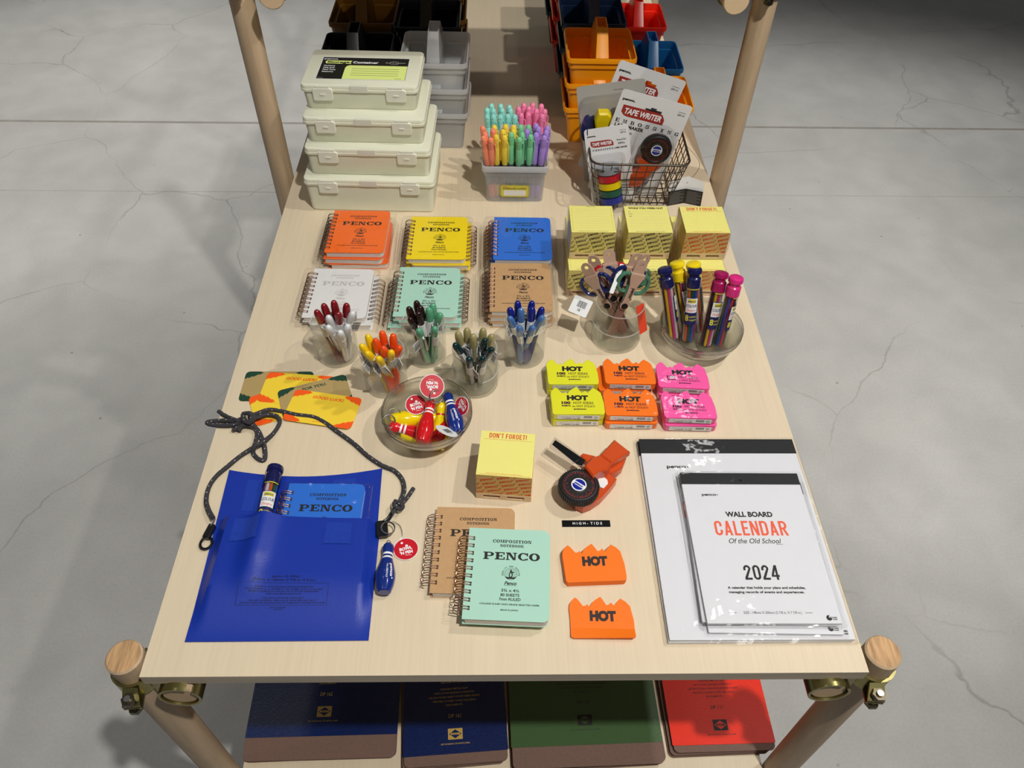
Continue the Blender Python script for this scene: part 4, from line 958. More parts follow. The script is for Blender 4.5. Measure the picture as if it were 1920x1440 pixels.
CT = [('navy', (165, 205), (270, 1030), 1.7, 0, 'navy capped crayon tube leaning at the left side of the glass bowl'), ('navy', (520, 205), (430, 1060), -.15, 3, 'navy capped crayon tube in the middle of the glass bowl, label facing front'),
      ('yellow', (305, 130), (420, 850), .8, 5, 'yellow capped crayon tube behind the two navy capped ones'), ('yellow', (500, 145), (500, 900), 2.2, 6, 'yellow capped crayon tube lying back at the rear of the glass bowl'),
      ('magenta', (835, 255), (640, 1110), .35, 2, 'magenta capped crayon tube right of centre in the glass bowl'), ('pink', (1010, 310), (790, 1100), 1.0, 4, 'bright pink capped crayon tube furthest right in the glass bowl')]
for key, tip, foot, roll, so, lab in CT:
    o = crayon_tube(lab, 'cap_' + key, so); L = .114; bt = at(*zc_(*foot), .013)
    d = Vector((bt.x - GX, bt.y - GY, 0))
    if d.length > .036: bt = Vector((GX, GY, bt.z)) + d.normalized() * .036
    if 'rear' in lab or 'behind' in lab: bt = Vector((GX - .012 if 'behind' in lab else GX + .004, GY + (.012 if 'behind' in lab else .018), T + .013))
    h = .11
    for _ in range(4):
        tp = at(*zc_(*tip), h); h = .013 + math.sqrt(max(4e-4, L * L - (tp - bt).xy.length_squared))
    aim(o, bt, tp, roll)

# ------------------------------------------------------------------ bowling pin pens
def pin(label, key, stripe, tagged=True, white_tag=False):
    t = thing('bowling_pin_pen', label, 'key ring pen', 'bowling pin pens')
    prof = [(r_ * .95, z_ * .865) for r_, z_ in [(0, 0), (6.5, 0), (8, 1.2), (10.6, 10), (11.9, 20), (11.6, 28), (9.6, 38), (7.2, 47), (6.1, 53), (6.0, 57), (6.9, 62), (7.2, 66), (6.6, 70), (4.6, 73), (0, 74)]]
    def rad(z_):
        for (r0, z0), (r1, z1) in zip(prof, prof[1:]):
            if z0 <= z_ <= z1: return r0 + (r1 - r0) * (z_ - z0) / (z1 - z0)
    b = MB(); b.lathe(prof, key, 24)
    def fn(x, y, z_): r = rad(y) + z_ + .2; a = x / 11.0 - PI / 2; return (r * math.cos(a), r * math.sin(a), y)
    ink = 'white_ink' if key != 'pin_yellow' else 'red_ink'
    b.text('penco\u00b0', .4, 23, 0, 3.4, ink, w=20, bold=.03, rot=-90, fn=fn)
    b.text('No.000343', -4.4, 23, 0, 2.2, ink, w=18, rot=-90, fn=fn); b.build('body', t)
    for z0, z1 in (((42, 44.6), (47.2, 49.8)) if stripe == 'stripe_white' else ((46, 48.4),)):
        s = MB(); s.lathe([(rad(z0) + .12, z0), (rad((z0 + z1) / 2) + .14, (z0 + z1) / 2), (rad(z1) + .12, z1)], stripe, 24); s.build('stripe', t)
    k = MB(); k.ring(2.6, .5, 'steel', 0, 0, 65.5, 'y', 14, 6); k.build('eyelet', t)
    return t
def disc_tag(name, parent, c, nrm, up, R_=14.5, red=True):
    k = MB()
    k.lathe([(0, -.3), (R_, -.3), (R_, .3), (0, .3)], 'label_white', 30)
    if red:
        k.flat(circ(R_ - .9, 30), .4, 'tag_red'); k.text('BOWL', 0, -1.2, .5, 3.6, 'white_ink', w=15, bold=.05, rot=8); k.text("'N PEN", .6, -6.4, .5, 3.6, 'white_ink', w=15, bold=.05, rot=8)
        k.flat(circ(1.5, 12, -4.5, 8.5), .5, 'white_ink'); k.flat(circ(1.7, 12, 1.0, 4.2), .5, 'white_ink'); k.box(-1, 6, -8.6, -8.2, .45, .5, 'white_ink')
    else:
        x = -7
        for w in (.6, .4, 1, .4, .6, 1.1, .4, .7, .5, .9): k.box(x, x + w, -4, 5, .3, .42, 'black_ink'); x += w + .6
        k.text('penco', 0, 7, .42, 2, 'black_ink')
    o = k.build(name); n = Vector(nrm).normalized(); u = Vector(up); u = (u - n * u.dot(n)).normalized(); r = u.cross(n)
    M = Matrix((r, u, n)).transposed().to_4x4(); M.translation = Vector(c)
    bpy.context.view_layer.update()
    o.matrix_world = M; o.parent = parent; o.matrix_parent_inverse = parent.matrix_world.inverted(); return o
zk = zoom(680, 690, .125)
def pin_place(o, b, hb, t_, ht, roll, head=False):
    B, Tp = at(*zk(*b), hb), at(*zk(*t_), ht)
    if head: B = Tp + (B - Tp).normalized() * .064
    aim(o, B, Tp, roll); return B, Tp
o1 = pin('red bowling pin pen lying on top in the middle of the bowl', 'pin_red', 'stripe_white'); B1 = pin_place(o1, (890, 1120), .040, (1035, 490), .048, 2.2, True)
o2 = pin('blue bowling pin pen lying against the right side of the bowl', 'pin_blue', 'stripe_white'); pin_place(o2, (1440, 1000), .038, (1265, 380), .046, .35, True)
o3 = pin('yellow bowling pin pen lying crosswise under the middle red one', 'pin_yellow', 'stripe_red'); pin_place(o3, (415, 780), .031, (1230, 740), .024, .9)
o4 = pin('red bowling pin pen at the left front of the bowl, head towards the rim', 'pin_red', 'stripe_white'); h4 = at(*zk(400, 860), .032); aim(o4, h4 + (Vector((-.096, .306, T + .018)) - h4).normalized() * .064, h4, 2.5)
o5 = pin('yellow bowling pin pen upright beside the blue one, red ring round its neck', 'pin_yellow', 'stripe_red'); pin_place(o5, (1150, 960), .019, (1180, 510), .040, 2.0, True)
o6 = pin('red bowling pin pen half hidden under the white tag at the right', 'pin_red', 'stripe_white'); aim(o6, (-.090, .297, T + .021), (-.060, .352, T + .022), 2.0)
o7 = pin('yellow bowling pin pen at the bottom of the bowl near its front', 'pin_yellow', 'stripe_red'); aim(o7, (-.136, .312, T + .018), (-.075, .303, T + .020), 2.0)
def dt(parent, c, h, n, up, red=True, rr=14.5): return disc_tag('round_tag', parent, at(*zk(*c), h), n, up, rr, red)
dt(o1, (1040, 275), .068, (.05, -.55, .85), (-.15, -1, -.4), True, 16)
dt(o3, (800, 550), .043, (.1, -.35, .95), (-.2, 1, .3), True, 14)
dt(o2, (1485, 570), .050, (-.62, -.45, .55), (-.8, -.2, -.6), True, 12.5)
w = dt(o5, (1260, 945), .051, (.40, .50, .76), (.5, -.4, 0), False, 15); w['label'] = 'white back of a tag with barcode'
for nm, cpt, hh, par in (('key_ring', (1100, 430), .060, o1), ('key_ring', (470, 700), .040, o3), ('key_ring', (390, 800), .040, o4)):
    k = MB(); k.ring(8.5, .7, 'steel', axis='z', n=20, k=6); k.ring(8.5, .7, 'steel', z=1.1, axis='z', n=20, k=6)
    o = k.build(nm); bpy.context.view_layer.update()
    o.matrix_world = Matrix.Translation(at(*zk(*cpt), hh)) @ Matrix.Rotation(.7, 4, 'X') @ Matrix.Rotation(.4, 4, 'Y'); o.parent = par; o.matrix_parent_inverse = par.matrix_world.inverted()
# ------------------------------------------------------------------ wire basket with blister cards
bk = thing('wire_basket', 'dark wire mesh basket holding label maker cards', 'basket', None, (.2345, .922, T + .0003), math.radians(-1))
def side_pt(u, z_):
    """point on the flaring basket wall: u runs 0..1 round the rim"""
    k = z_ / 94.0; w, d, r = 134 + 36 * k, 146 + 38 * k, 18
    p = rrect(w, d, r, 6); n = len(p); L = [0]
    for i in range(n): L.append(L[-1] + (Vector(p[(i + 1) % n]) - Vector(p[i])).length)
    s = (u % 1) * L[-1]
    for i in range(n):
        if L[i + 1] >= s: 
            q = Vector(p[i]).lerp(Vector(p[(i + 1) % n]), (s - L[i]) / max(1e-6, L[i + 1] - L[i])); return Vector((q.x, q.y, z_))
    return Vector((p[0][0], p[0][1], z_))
m = MB(); N = 44
m.tube([side_pt(i / 72, 94 + (16 if False else 0)) for i in range(72)], 2.0, 'wire_dark', 8, True); m.build('rim', bk)
m = MB()
for i in range(N):
    u = i / N; wob = random.uniform(-.004, .004)
    m.tube(smooth([side_pt(u, 97), side_pt(u + wob, 62), side_pt(u - wob, 30), side_pt(u, 1.2)], 3), .8, 'wire_dark', 5)
for z_ in (6, 24, 42, 60, 78):
    m.tube([side_pt(i / 88, z_ + .9 * math.sin(i * 1.7 + z_)) for i in range(88)], .8, 'wire_dark', 5, True)
for i in range(9):
    x = -60 + 15 * i; m.tube([(x, -70, 1.2), (x, 70, 1.2)], .8, 'wire_dark', 5)
for i in range(10):
    y = -67 + 15 * i; m.tube([(-64, y, 2.4), (64, y, 2.4)], .8, 'wire_dark', 5)
m.build('wire_mesh', bk)

def maker_wheel(m, x, y, z_, R_, th, teeth=52, emblem=True, rot=0.0):
    pts = []
    for i in range(teeth):
        a = 2 * PI * i / teeth
        pts += [((R_) * math.cos(a), (R_) * math.sin(a)), (R_ * math.cos(a + PI / teeth * .9), R_ * math.sin(a + PI / teeth * .9)),
                ((R_ - 1.1) * math.cos(a + PI / teeth), (R_ - 1.1) * math.sin(a + PI / teeth)), ((R_ - 1.1) * math.cos(a + PI / teeth * 1.9), (R_ - 1.1) * math.sin(a + PI / teeth * 1.9))]
    base = m.M.copy(); m.M = base @ Matrix.Translation((x, y, z_))
    m.prism(pts, 0, th, 'tyre', 0); m.lathe([(R_ - 1.5, th), (R_ - 2.5, th + 1.2), (R_ * .82, th + 1.6), (R_ * .78, th + .8), (R_ * .45, th + .9), (R_ * .42, th + 1.6), (R_ * .40, th + 1.7), (0, th + 1.7)], 'tyre', 40)
    m.arctext('ABCDEFGHIJKLMNOPQRSTUVWXYZ0123456789', 0, 0, th + 1.05, R_ * .66, R_ * .1, 'dark_red_ink', 80, -270, bold=.03)
    m.arctext('$&-.,XXIIIVLM', 0, 0, th + 1.05, R_ * .53, R_ * .07, 'dark_red_ink', 80, -190, bold=.03)
    if emblem:
        m.flat(circ(R_ * .37, 32), th + 1.85, 'emblem_white'); m.flat(circ(R_ * .31, 32), th + 1.9, 'emblem_blue')
        c, s = math.cos(math.radians(rot)), math.sin(math.radians(rot)); w, h = R_ * .31, R_ * .095
        m.flat([(a * c - b * s, a * s + b * c) for a, b in ((-w, -h), (w, -h), (w, h), (-w, h))], th + 1.95, 'emblem_white')
        o = (R_ * .05 * s, -R_ * .05 * c); m.text('penco', o[0], o[1], th + 2.05, R_ * .11, 'emblem_blue', w=R_ * .46, bold=.06, rot=rot)
    m.M = base
def card(name, label, W, H, z_=1.0, colour='card_white', slot=True):
    t = thing(name, label, 'blister pack', 'blister packs in the wire basket')
    c = MB()
    if slot:                                            # hanging slot left open: the card is built round it
        hx, hy = W * .5, H - 24
        for k in (-1, 1):
            half = [(0, 0), (0, hy - 5), (5, hy - 5), (5, hy - 2.2), (15, hy - 2.2), (15, hy + 2.2), (5, hy + 2.2), (5, hy + 5), (0, hy + 5), (0, H), (hx - 5, H), (hx - 1.5, H - 1.5), (hx, H - 5), (hx, 5), (hx - 1.5, 1.5), (hx - 5, 0)]
            c.prism([(hx + k * x, y) for x, y in half], 0, .6, colour)
    else:
        c.prism(rrect(W, H, 5, 4, W / 2, H / 2), 0, .6, colour)
    return t, c
def banner(c, x0, y0, w, h, txt='TAPE WRITER', z_=.75):
    c.flat([(x0, y0 + h * .35), (x0 + h * .3, y0 + h * .08), (x0 + h * .6, y0)] + [(x0 + w, y0), (x0 + w, y0 + h * .5), (x0 + w - h * .3, y0 + h * .9), (x0 + w - h * .8, y0 + h), (x0, y0 + h)], z_, 'banner_red')
    c.text(txt, x0 + w / 2, y0 + h * .25, z_ + .1, h * .5, 'white_ink', w=w * .86, bold=.03, shear=.15)
def maker_print(c, W, H):
    c.text('penco,', 16, H - 17, .75, 3.6, 'black_ink', w=22, bold=.06); banner(c, 10, H - 44, 76, 19)
    for i, ch in enumerate('EMBOSSING'): c.slabtext(ch, 9 + i * 13.4, H - 56, .75, 6.4, 'black_ink', 7)
    c.text('LABELMAKER', 33, H - 64, .75, 5.6, 'black_ink', w=52, bold=.04)
    for i, q in enumerate(('ALPHABET AND', 'NUMBER WHEEL', 'WITH TAPE')): c.text(q, 8, H - 73 - i * 6, .75, 3.2, 'black_ink', align='l', bold=.03, w=34 - i * 5)
    c.text('DP114', W - 14, H - 21, .75, 3, 'black_ink', w=12, bold=.03); c.box(W - 20, W - 7, H - 15, H - 14.4, .65, .75, 'black_ink')
    for i in range(5): c.box(8, 24 - i, H - 100 - i * 3, H - 99.4 - i * 3, .65, .75, 'black_ink')
def stand(o, tl, tr, H, W, lean):
    """stand a card so that its top edge runs between two points in the basket"""
    a, b = Vector(tl), Vector(tr); u = (b - a).normalized(); v = Vector((0, 0, 1)); v = (v - u * v.dot(u)).normalized()
    v = (v + Vector((0, lean, 0))); v = (v - u * v.dot(u)).normalized(); n = u.cross(v)
    M = Matrix((u, v, n)).transposed().to_4x4(); M.translation = a - v * H * .001
    o.matrix_world = M
def maker_pack(label, H=196, W=124, slot=True):
    t, c = card('label_maker_pack', label, W, H, slot=slot); maker_print(c, W, H); c.build('card', t)
    b = MB(); maker_wheel(b, 87, H - 79, 12, 26.5, 10, rot=6)
    b.prism([(68, H - 100), (102, H - 100), (106, H - 110), (96, H - 120), (86, 38), (66, 30), (62, 54), (72, H - 120), (64, H - 110)], 3, 22, 'tape_orange', 2)
    b.prism([(90, H - 138), (100, H - 142), (96, 26), (86, 20)], 4, 12, 'reel_grey', 1); b.build('label_maker', t)
    k = MB(); p0 = rrect(68, 156, 26, 6, 84, H - 126)
    k.loft([(offset_poly(p0, -6), .8), (p0, .9), (offset_poly(p0, 3), 22), (offset_poly(p0, 8), 27)], 'blister', cap0=False); k.build('blister', t)
    return t
f3 = lambda x, y: (1060 + x * .2152, 90 + y * .2152)
bpy.context.view_layer.update()
o = maker_pack('front label maker card with orange handled maker under a clear blister', 190); stand(o, on_y(*f3(505, 352), .890), on_y(*f3(1130, 515), .886), 190, 124, .06)
o = maker_pack('rear label maker card standing highest, only its printed top showing', 205); stand(o, on_y(*f3(480, 100), .960), on_y(*f3(1055, 290), .956), 205, 124, .08)
t, c = card('label_maker_pack', 'grey backed label maker card with yellow maker and navy tape reel in its blister', 116, 180, colour='card_grey', slot=False)
c.text('MADE IN JAPAN', 70, 166, .75, 1.6, 'black_ink', w=16); c.build('card', t)
b = MB(); maker_wheel(b, 84, 122, 10, 26, 10, emblem=False)
b.prism([(30, 60), (50, 66), (56, 130), (50, 138), (34, 140), (26, 128)], 4, 26, 'maker_yellow', 3); b.prism([(26, 20), (54, 20), (60, 66), (28, 70)], 4, 16, 'maker_yellow', 2); b.build('label_maker', t)
b = MB(); b.M = Matrix.Translation((16, 112, 18)) @ Matrix.Rotation(math.radians(65), 4, 'Y')
b.lathe([(0, -6), (22, -6), (22, -4.5), (20, -4.5), (20, 4.5), (22, 4.5), (22, 6), (0, 6)], 'navy_ink', 28); b.build('tape_reel', t)
k = MB(); p0 = rrect(110, 120, 18, 6, 57, 98); k.loft([(offset_poly(p0, -3), .8), (p0, .9), (offset_poly(p0, 4), 32), (offset_poly(p0, 9), 38)], 'blister', cap0=False); k.build('blister', t)
stand(t, on_y(*f3(95, 340), .930), on_y(*f3(680, 262), .928), 180, 116, .07)
t, c = card('tape_refill_pack', 'small tape refill card with grey, red, yellow, green and blue reels stacked', 76, 136, slot=False)
c.text('penco,', 12, 122, .75, 2.4, 'black_ink', w=15, bold=.06); banner(c, 9, 103, 39, 11); c.text('9mmX3m', 62, 110, .75, 2.8, 'black_ink', w=16, bold=.02); c.text('REFILL', 62, 104, .75, 2.8, 'black_ink', w=12, bold=.03)
c.text('DP115', 66, 122, .75, 2.4, 'black_ink', w=9, bold=.03); c.box(60, 71, 127, 127.5, .65, .75, 'black_ink')
c.text('for', 7, 97, .75, 2, 'black_ink'); c.slabtext('EMBOSSING', 29, 96.6, .75, 3, 'black_ink', 36, gap=.4); c.text('LABEL MAKER', 60, 96.8, .75, 2.6, 'black_ink', w=22, bold=.04); c.build('card', t)
for i, kx in enumerate(('reel_grey', 'reel_red', 'maker_yellow', 'reel_green', 'reel_blue')):
    b = MB(); b.M = Matrix.Translation((35, 70 - i * 13.4, 21)) @ Matrix.Rotation(PI / 2, 4, 'X')
    b.lathe([(6, -5.5), (20, -5.5), (20, 5.5), (6, 5.5), (6, -5.5)], kx, 28); b.build('tape_reel', t)
k = MB(); p0 = rrect(52, 84, 5, 4, 36, 44); k.loft([(offset_poly(p0, -4), .8), (p0, .9), (offset_poly(p0, 2), 40), (offset_poly(p0, 4), 43)], 'blister', cap0=False); k.build('blister', t)
stand(t, on_y(*f3(160, 715), .888), on_y(*f3(572, 655), .884), 136, 76, .22)
bpy.context.view_layer.update()
# folded paper tag hanging from the right of the basket on a thread
def fold(pts_lo, pts_hi, name, mk, printed):
    k = MB(1); vs = []
    for a, b in zip(pts_lo, pts_hi): vs += [a, b]
    fs = [(2 * i, 2 * i + 2, 2 * i + 3, 2 * i + 1) for i in range(len(pts_lo) - 1)]
    k.add(vs, fs, mk); n = len(vs); off = Vector((0, .0005, 0)); k.add([Vector(v) + off for v in vs], [f[::-1] for f in fs], mk)
    for f_ in range(len(pts_lo) - 1):
        if printed:
            A, B, A2, B2 = Vector(pts_lo[f_]), Vector(pts_lo[f_ + 1]), Vector(pts_hi[f_]), Vector(pts_hi[f_ + 1])
            for r in range(11):
                v0, v1 = .08 + r * .078, .08 + r * .078 + .03; u1 = .92 if r % 3 else .7
                q = lambda u, v: A.lerp(B, u).lerp(A2.lerp(B2, u), v) + Vector((0, -.0003, 0))
                k.add([q(.1, v0), q(u1, v0), q(u1, v1), q(.1, v1)], [(0, 1, 2, 3)], 'tag_print')
    return k.build(name, None)
lo = [at(*f3(885, 1375), .001), at(*f3(1035, 1366), .001) + Vector((0, .006, 0)), at(*f3(1178, 1378), .001)]
hi = [p + Vector((0, .004, .027)) for p in lo]
for nm, l_, h_, mk, pr in (('hang_tag', lo, hi, 'label_black', True), ('hang_tag', [p + Vector((.001, .004, .0)) for p in lo], [p + Vector((.001, .010, .043 + (.006 if i == 1 else 0))) for i, p in enumerate(lo)], 'label_white', False)):
    o = fold(l_, h_, nm, mk, pr); o.parent = bk; o.matrix_parent_inverse = bk.matrix_world.inverted(); o['label'] = 'black printed folded tag' if pr else 'pale folded tag behind'
k = MB(1); k.tube(smooth([hi[1] + Vector((0, .004, .008)), Vector((.345, .872, T + .07)), Vector((.318, .90, T + .094))], 6), .0004, 'black_plastic', 4)
o = k.build('thread'); o.parent = bk; o.matrix_parent_inverse = bk.matrix_world.inverted()

# ------------------------------------------------------------------ flame shaped sticky notes
RAW = [(1172, 640), (1157, 622), (1150, 500), (1143, 420), (1148, 385), (1165, 360), (1190, 335), (1208, 345), (1250, 398), (1268, 397), (1285, 385), (1303, 404), (1320, 372), (1350, 347), (1385, 325), (1405, 350), (1430, 388), (1450, 384), (1466, 368), (1490, 392), (1515, 360), (1540, 335), (1580, 360), (1612, 392), (1624, 440), (1640, 500), (1650, 600), (1648, 620), (1632, 632)]
def flame():
    o = []
    for x, y in RAW:
        t_ = (640 - y) / 310.0; cx = 1401 - 12 * t_; o.append(((x - cx) / (7.05 - .3 * t_) + 35.5, t_ * 49.0))
    return o[::-1]
FL = flame()
def hot_text(b, z_, packed):
    if packed:
        b.text('HOT', 35.5, 26, z_, 7.6, 'black_ink', w=29, bold=.07); b.text('100', 19.5, 18.5, z_, 4.2, 'plum_ink', w=12, bold=.06); b.text('SHEETS', 19.5, 14.4, z_, 2.2, 'plum_ink', w=12, bold=.06)
        b.text('HOT IDEAS', 43, 18.8, z_, 4.0, 'plum_ink', w=27, bold=.015); b.text('on HOT STICKY!', 43, 13.2, z_, 3.4, 'plum_ink', w=31, bold=.015); b.text('penco', 38, 9, z_, 2.0, 'plum_ink', w=17, bold=.07)
    else: b.text('HOT', 36.5, 21.5, z_, 10.2, 'brown_ink', w=29.5, bold=.075)
def hot_pack(label, key):
    t = thing('sticky_note_pad', label, 'sticky notes', 'packs of flame shaped sticky notes')
    b = MB(); b.prism(FL, .2, 10.8, key, .15); hot_text(b, 10.9, True); b.build('pad', t)
    s = MB(); s.box(7, 64, -.5, -.3, 1.6, 9.6, 'label_white')
    fn = lambda x, y, z_: (x, -.55 - z_, y)
    s.text('penco sticky pad HOT  CP089', 25, 6.4, 0, 1.4, 'black_ink', w=26, fn=fn); s.text('4 942078 110 205', 26, 2.6, 0, 1.8, 'black_ink', w=24, bold=.04, fn=fn)
    x = 43
    for i in range(9): s.box(x, x + .7, -.56, -.5, 4.2, 8.6, 'black_ink'); x += 1.25
    s.ring(2.1, .3, 'black_ink', 59, -.5, 5.6, 'y', 4, 4); s.build('price_label', t)
    k = MB(); k.loft([(offset_poly(FL, .2), 0), (offset_poly(FL, -.7), 1), (offset_poly(FL, -.7), 10), (offset_poly(FL, .3), 11.1)], 'film'); k.build('plastic_wrap', t)
    return t
for key, word, spots in (('hot_yellow', 'neon yellow', [((.0585, .3925), (.062, .3385), 0)]), ('hot_orange', 'neon orange', [((.138, .394), (.133, .337), -1)]), ('hot_pink', 'neon pink', [((.211, .388), (.2115, .333), -1.5)])):
    base = None
    for ri, (x, y) in enumerate(spots[0][:2]):
        for lv in range(2):
            lab = '%s flame shaped sticky pack, %s one of its %s pile' % (word, 'upper' if lv else 'lower', 'front' if ri else 'rear')
            o = hot_pack(lab, key) if base is None else dup(base, lab); base = base or o
            ox, oy = (0, 0) if lv else ({'hot_yellow': (-.0005, -.001), 'hot_orange': (.0005, -.0045), 'hot_pink': (.0015, -.004)}[key])
            if key == 'hot_orange' and not ri and not lv: ox, oy = -.008, -.002
            o.location = (x + ox, y + oy + .001, T + .0008 + lv * .0122); o.rotation_euler = (0, 0, math.radians(spots[0][2] - (1 if lv else 0) - (2 if key == 'hot_pink' and not ri else 0)))
t = MB(); t.prism(FL, 0, 9.5, 'hot_orange', .3); hot_text(t, 9.62, False)
o = t.build('sticky_note_pad', loc=(.0665, .1015, T + .0003), rot=(0, 0, math.radians(1.0)), angle=20); tag(o, 'thick unwrapped orange flame pad reading HOT below the black embossed strip', 'sticky notes')
t = MB(); n0 = len(FL)
up = [q for q in FL if q[1] > 12]; i0 = max(range(len(up)), key=lambda i: (Vector(up[i]) - Vector(up[i - 1])).length); up = up[i0:] + up[:i0]
lf, rt = (up[0], up[-1]) if up[0][0] < up[-1][0] else (up[-1], up[0])
x0, x1 = lf[0], rt[0]; yb = 12.0
t.prism([(x0, yb), (x1, yb)] + (up if up[0][0] > up[-1][0] else up[::-1]), 0, 2.6, 'hot_orange', 0)
nn = 9                                              # the lower edge curls up towards the right
rows = []
for j in range(nn + 1):
    y = yb * (1 - j / nn); ins = 0 if y > 3 else (3 - math.sqrt(max(0, 9 - (3 - y) ** 2)))
    rows.append([(x0 + ins + (x1 - x0 - 2 * ins) * i / 8, y, max(0, yb - y) * .33 * (.25 + i / 8)) for i in range(9)])
for dz in (0, 2.6):
    t.add([(x, y, z_ + (dz if dz else 0)) for r in rows for x, y, z_ in r], [(j * 9 + i, j * 9 + i + 1, j * 9 + 10 + i, j * 9 + 9 + i) for j in range(nn) for i in range(8)], 'hot_orange')
edge = [r[0] for r in rows] + rows[-1][1:] + [r[-1] for r in rows[::-1]][1:]
t.add([(x, y, z_) for x, y, z_ in edge] + [(x, y, z_ + 2.6) for x, y, z_ in edge], [(i, i + 1, len(edge) + i + 1, len(edge) + i) for i in range(len(edge) - 1)], 'hot_orange')
hot_text(t, 2.72, False)
o = t.build('sticky_note_pad', loc=(.0695, .0385, T + .0003), rot=(0, 0, math.radians(-1.6)), angle=20); tag(o, 'thin unwrapped orange flame pad nearest the table front edge', 'sticky notes')

# ------------------------------------------------------------------ embossed strip
t = MB(); t.box(0, 59, 0, 9.2, .1, .6, 'tape_black'); t.text('H I G H -  T I D E', 31, 3, .72, 3.5, 'white_ink', w=36, bold=.012)
o = t.build('embossed_strip', loc=(.0682, .1805, T + .0002)); tag(o, 'short black plastic strip embossed HIGH - TIDE in white letters', 'label strip')

# ------------------------------------------------------------------ greeting cards
def greet(label, key, leafk, txt, loc, rz, W=96, H=56):
    t = MB(); t.prism(rrect(W, H, 7, 5, W / 2, H / 2), 0, .5, key); z_ = .6
    leaf = [(6, 0), (20, 0), (25, 2.2), (18.5, 7.2), (19.5, 4.8), (11, 11), (11.4, 8.6), (4.6, 13.4), (5, 11), (0, 15), (0, 6), (.7, 3.2), (3, .8)]
    for sx, sy in ((1, 1), (-1, 1), (1, -1), (-1, -1)):
        t.flat([(x if sx > 0 else W - x, y if sy > 0 else H - y) for x, y in leaf], z_, leafk)
    t.text(txt, W / 2 + 2, H - 11.5, z_, 4.6, leafk, w=44 if 'LUCK' in txt else 34, bold=.035, shear=.1); t.text('penco', W / 2, 4.4, z_, 1.4, leafk, w=12, bold=.05)
    o = t.build('greeting_card', loc=loc, rot=(0, 0, rz)); return tag(o, label, 'greeting card', 'fanned greeting cards')
def gc(label, key, leafk, txt, tl, tr, lv, H=56):
    d = Vector(tr) - Vector(tl); a = math.atan2(d.y, d.x); v = Vector((-math.sin(a), math.cos(a))); p = Vector(tl) - v * H * .001
    greet(label, key, leafk, txt, (p.x, p.y, T + .0002 + lv * .0007), a, 96, H)
gc('tan greeting card with green leaf corners at the back left of the fan', 'card_tan', 'green_ink', 'FOR YOU.', (-.369, .438), (-.273, .438), 0)
gc('yellow greeting card slanting steeply at the left, lettering hidden', 'card_yellow', 'orange_ink', 'GOOD LUCK!', (-.356, .388), (-.270, .424), 1)
gc('yellow card reading GOOD LUCK behind the tan FOR YOU card', 'card_yellow', 'orange_ink', 'GOOD LUCK!', (-.337, .436), (-.241, .427), 2)
gc('tan card reading FOR YOU with green leaf corners, tilted upward', 'card_tan', 'green_ink', 'FOR YOU.', (-.318, .399), (-.229, .431), 3)
gc('front yellow card reading GOOD LUCK, topmost of the fan', 'card_yellow', 'orange_ink', 'GOOD LUCK!', (-.292, .402), (-.197, .385), 4)

# ------------------------------------------------------------------ blue pouch with cord
pc = thing('pouch', 'blue coated fabric pouch with open flap and speckled grey cord', 'pouch', None, (-.25, .11, T))
def wl(p): return Vector(p) - Vector((-.25, .11, T))
z6 = zoom(330, 840, .2917)
BL, BR = at(*z6(55, 1245), .002), at(*z6(1237, 1235), .002); ML, MR = at(*z6(272, 440), .010), at(*z6(1308, 468), .010)
def hump(u, v):
    d = min(u, 1 - u); e = max(0.0, min(1, d / .075)); e = e * e * (3 - 2 * e)
    k = max(0.0, min(1, v / .5)); k = k * k * (3 - 2 * k)
    body = .0018 + .0128 * e * k
    tube = .0105 * math.exp(-((u - .27 - .03 * v) / .075) ** 2) * max(0, min(1, (v - .3) / .35))
    return body + tube + .0007 * math.sin(9 * u + 5 * v) * e * v
def front(u, v, lift=0.0):
    p = BL.lerp(BR, u).lerp(ML.lerp(MR, u), v); dip = .0035 * math.sin(PI * u) * v
    return wl(Vector((p.x, p.y + dip * 0, T + hump(u, v) + lift)))
def grid(m, fnc, nu, nv, mk, u0=0, u1=1, v0=0, v1=1):
    vs = [fnc(u0 + (u1 - u0) * i / nu, v0 + (v1 - v0) * j / nv) for j in range(nv + 1) for i in range(nu + 1)]
    return m.add(vs, [(j * (nu + 1) + i, j * (nu + 1) + i + 1, (j + 1) * (nu + 1) + i + 1, (j + 1) * (nu + 1) + i) for j in range(nv) for i in range(nu)], mk)
m = MB(1); grid(m, lambda u, v: front(u, v), 44, 34, 'pouch_blue')
grid(m, lambda u, v: front(u, v, -.0006), 44, 34, 'pouch_blue')
for (a0, b0, a1, b1) in ((0, 0, 1, 0), (0, 0, 0, 1), (1, 0, 1, 1)):          # welded edges down to the back sheet
    vs = []
    for i in range(31):
        q = front(a0 + (a1 - a0) * i / 30, b0 + (b1 - b0) * i / 30); vs += [q - Vector((0, 0, .00006)), Vector((q.x, q.y, .0005))]
    m.add(vs, [(2 * i, 2 * i + 2, 2 * i + 3, 2 * i + 1) for i in range(30)], 'pouch_blue')
ft = lambda x, y, z_: front(x, y, .0004)
def ptext(m, s, u, v, h, w):                                              # u,v in pouch widths, printed dark on the front
    vs, fs = glyph_mesh(s, .02, .1); x0, x1 = min(q[0] for q in vs), max(q[0] for q in vs); sx = w / (x1 - x0); sy = h / CAP
    m.add([front(u + (q[0] - (x0 + x1) / 2) * sx, v + q[1] * sy, .0005) for q in vs], fs, 'faint_ink')
ptext(m, 'approx. 1.2L (400oz.)', .50, .465, .014, .16); ptext(m, '200mm X 150mm (7 7/8 in. X 6 in.)', .49, .435, .016, .36)
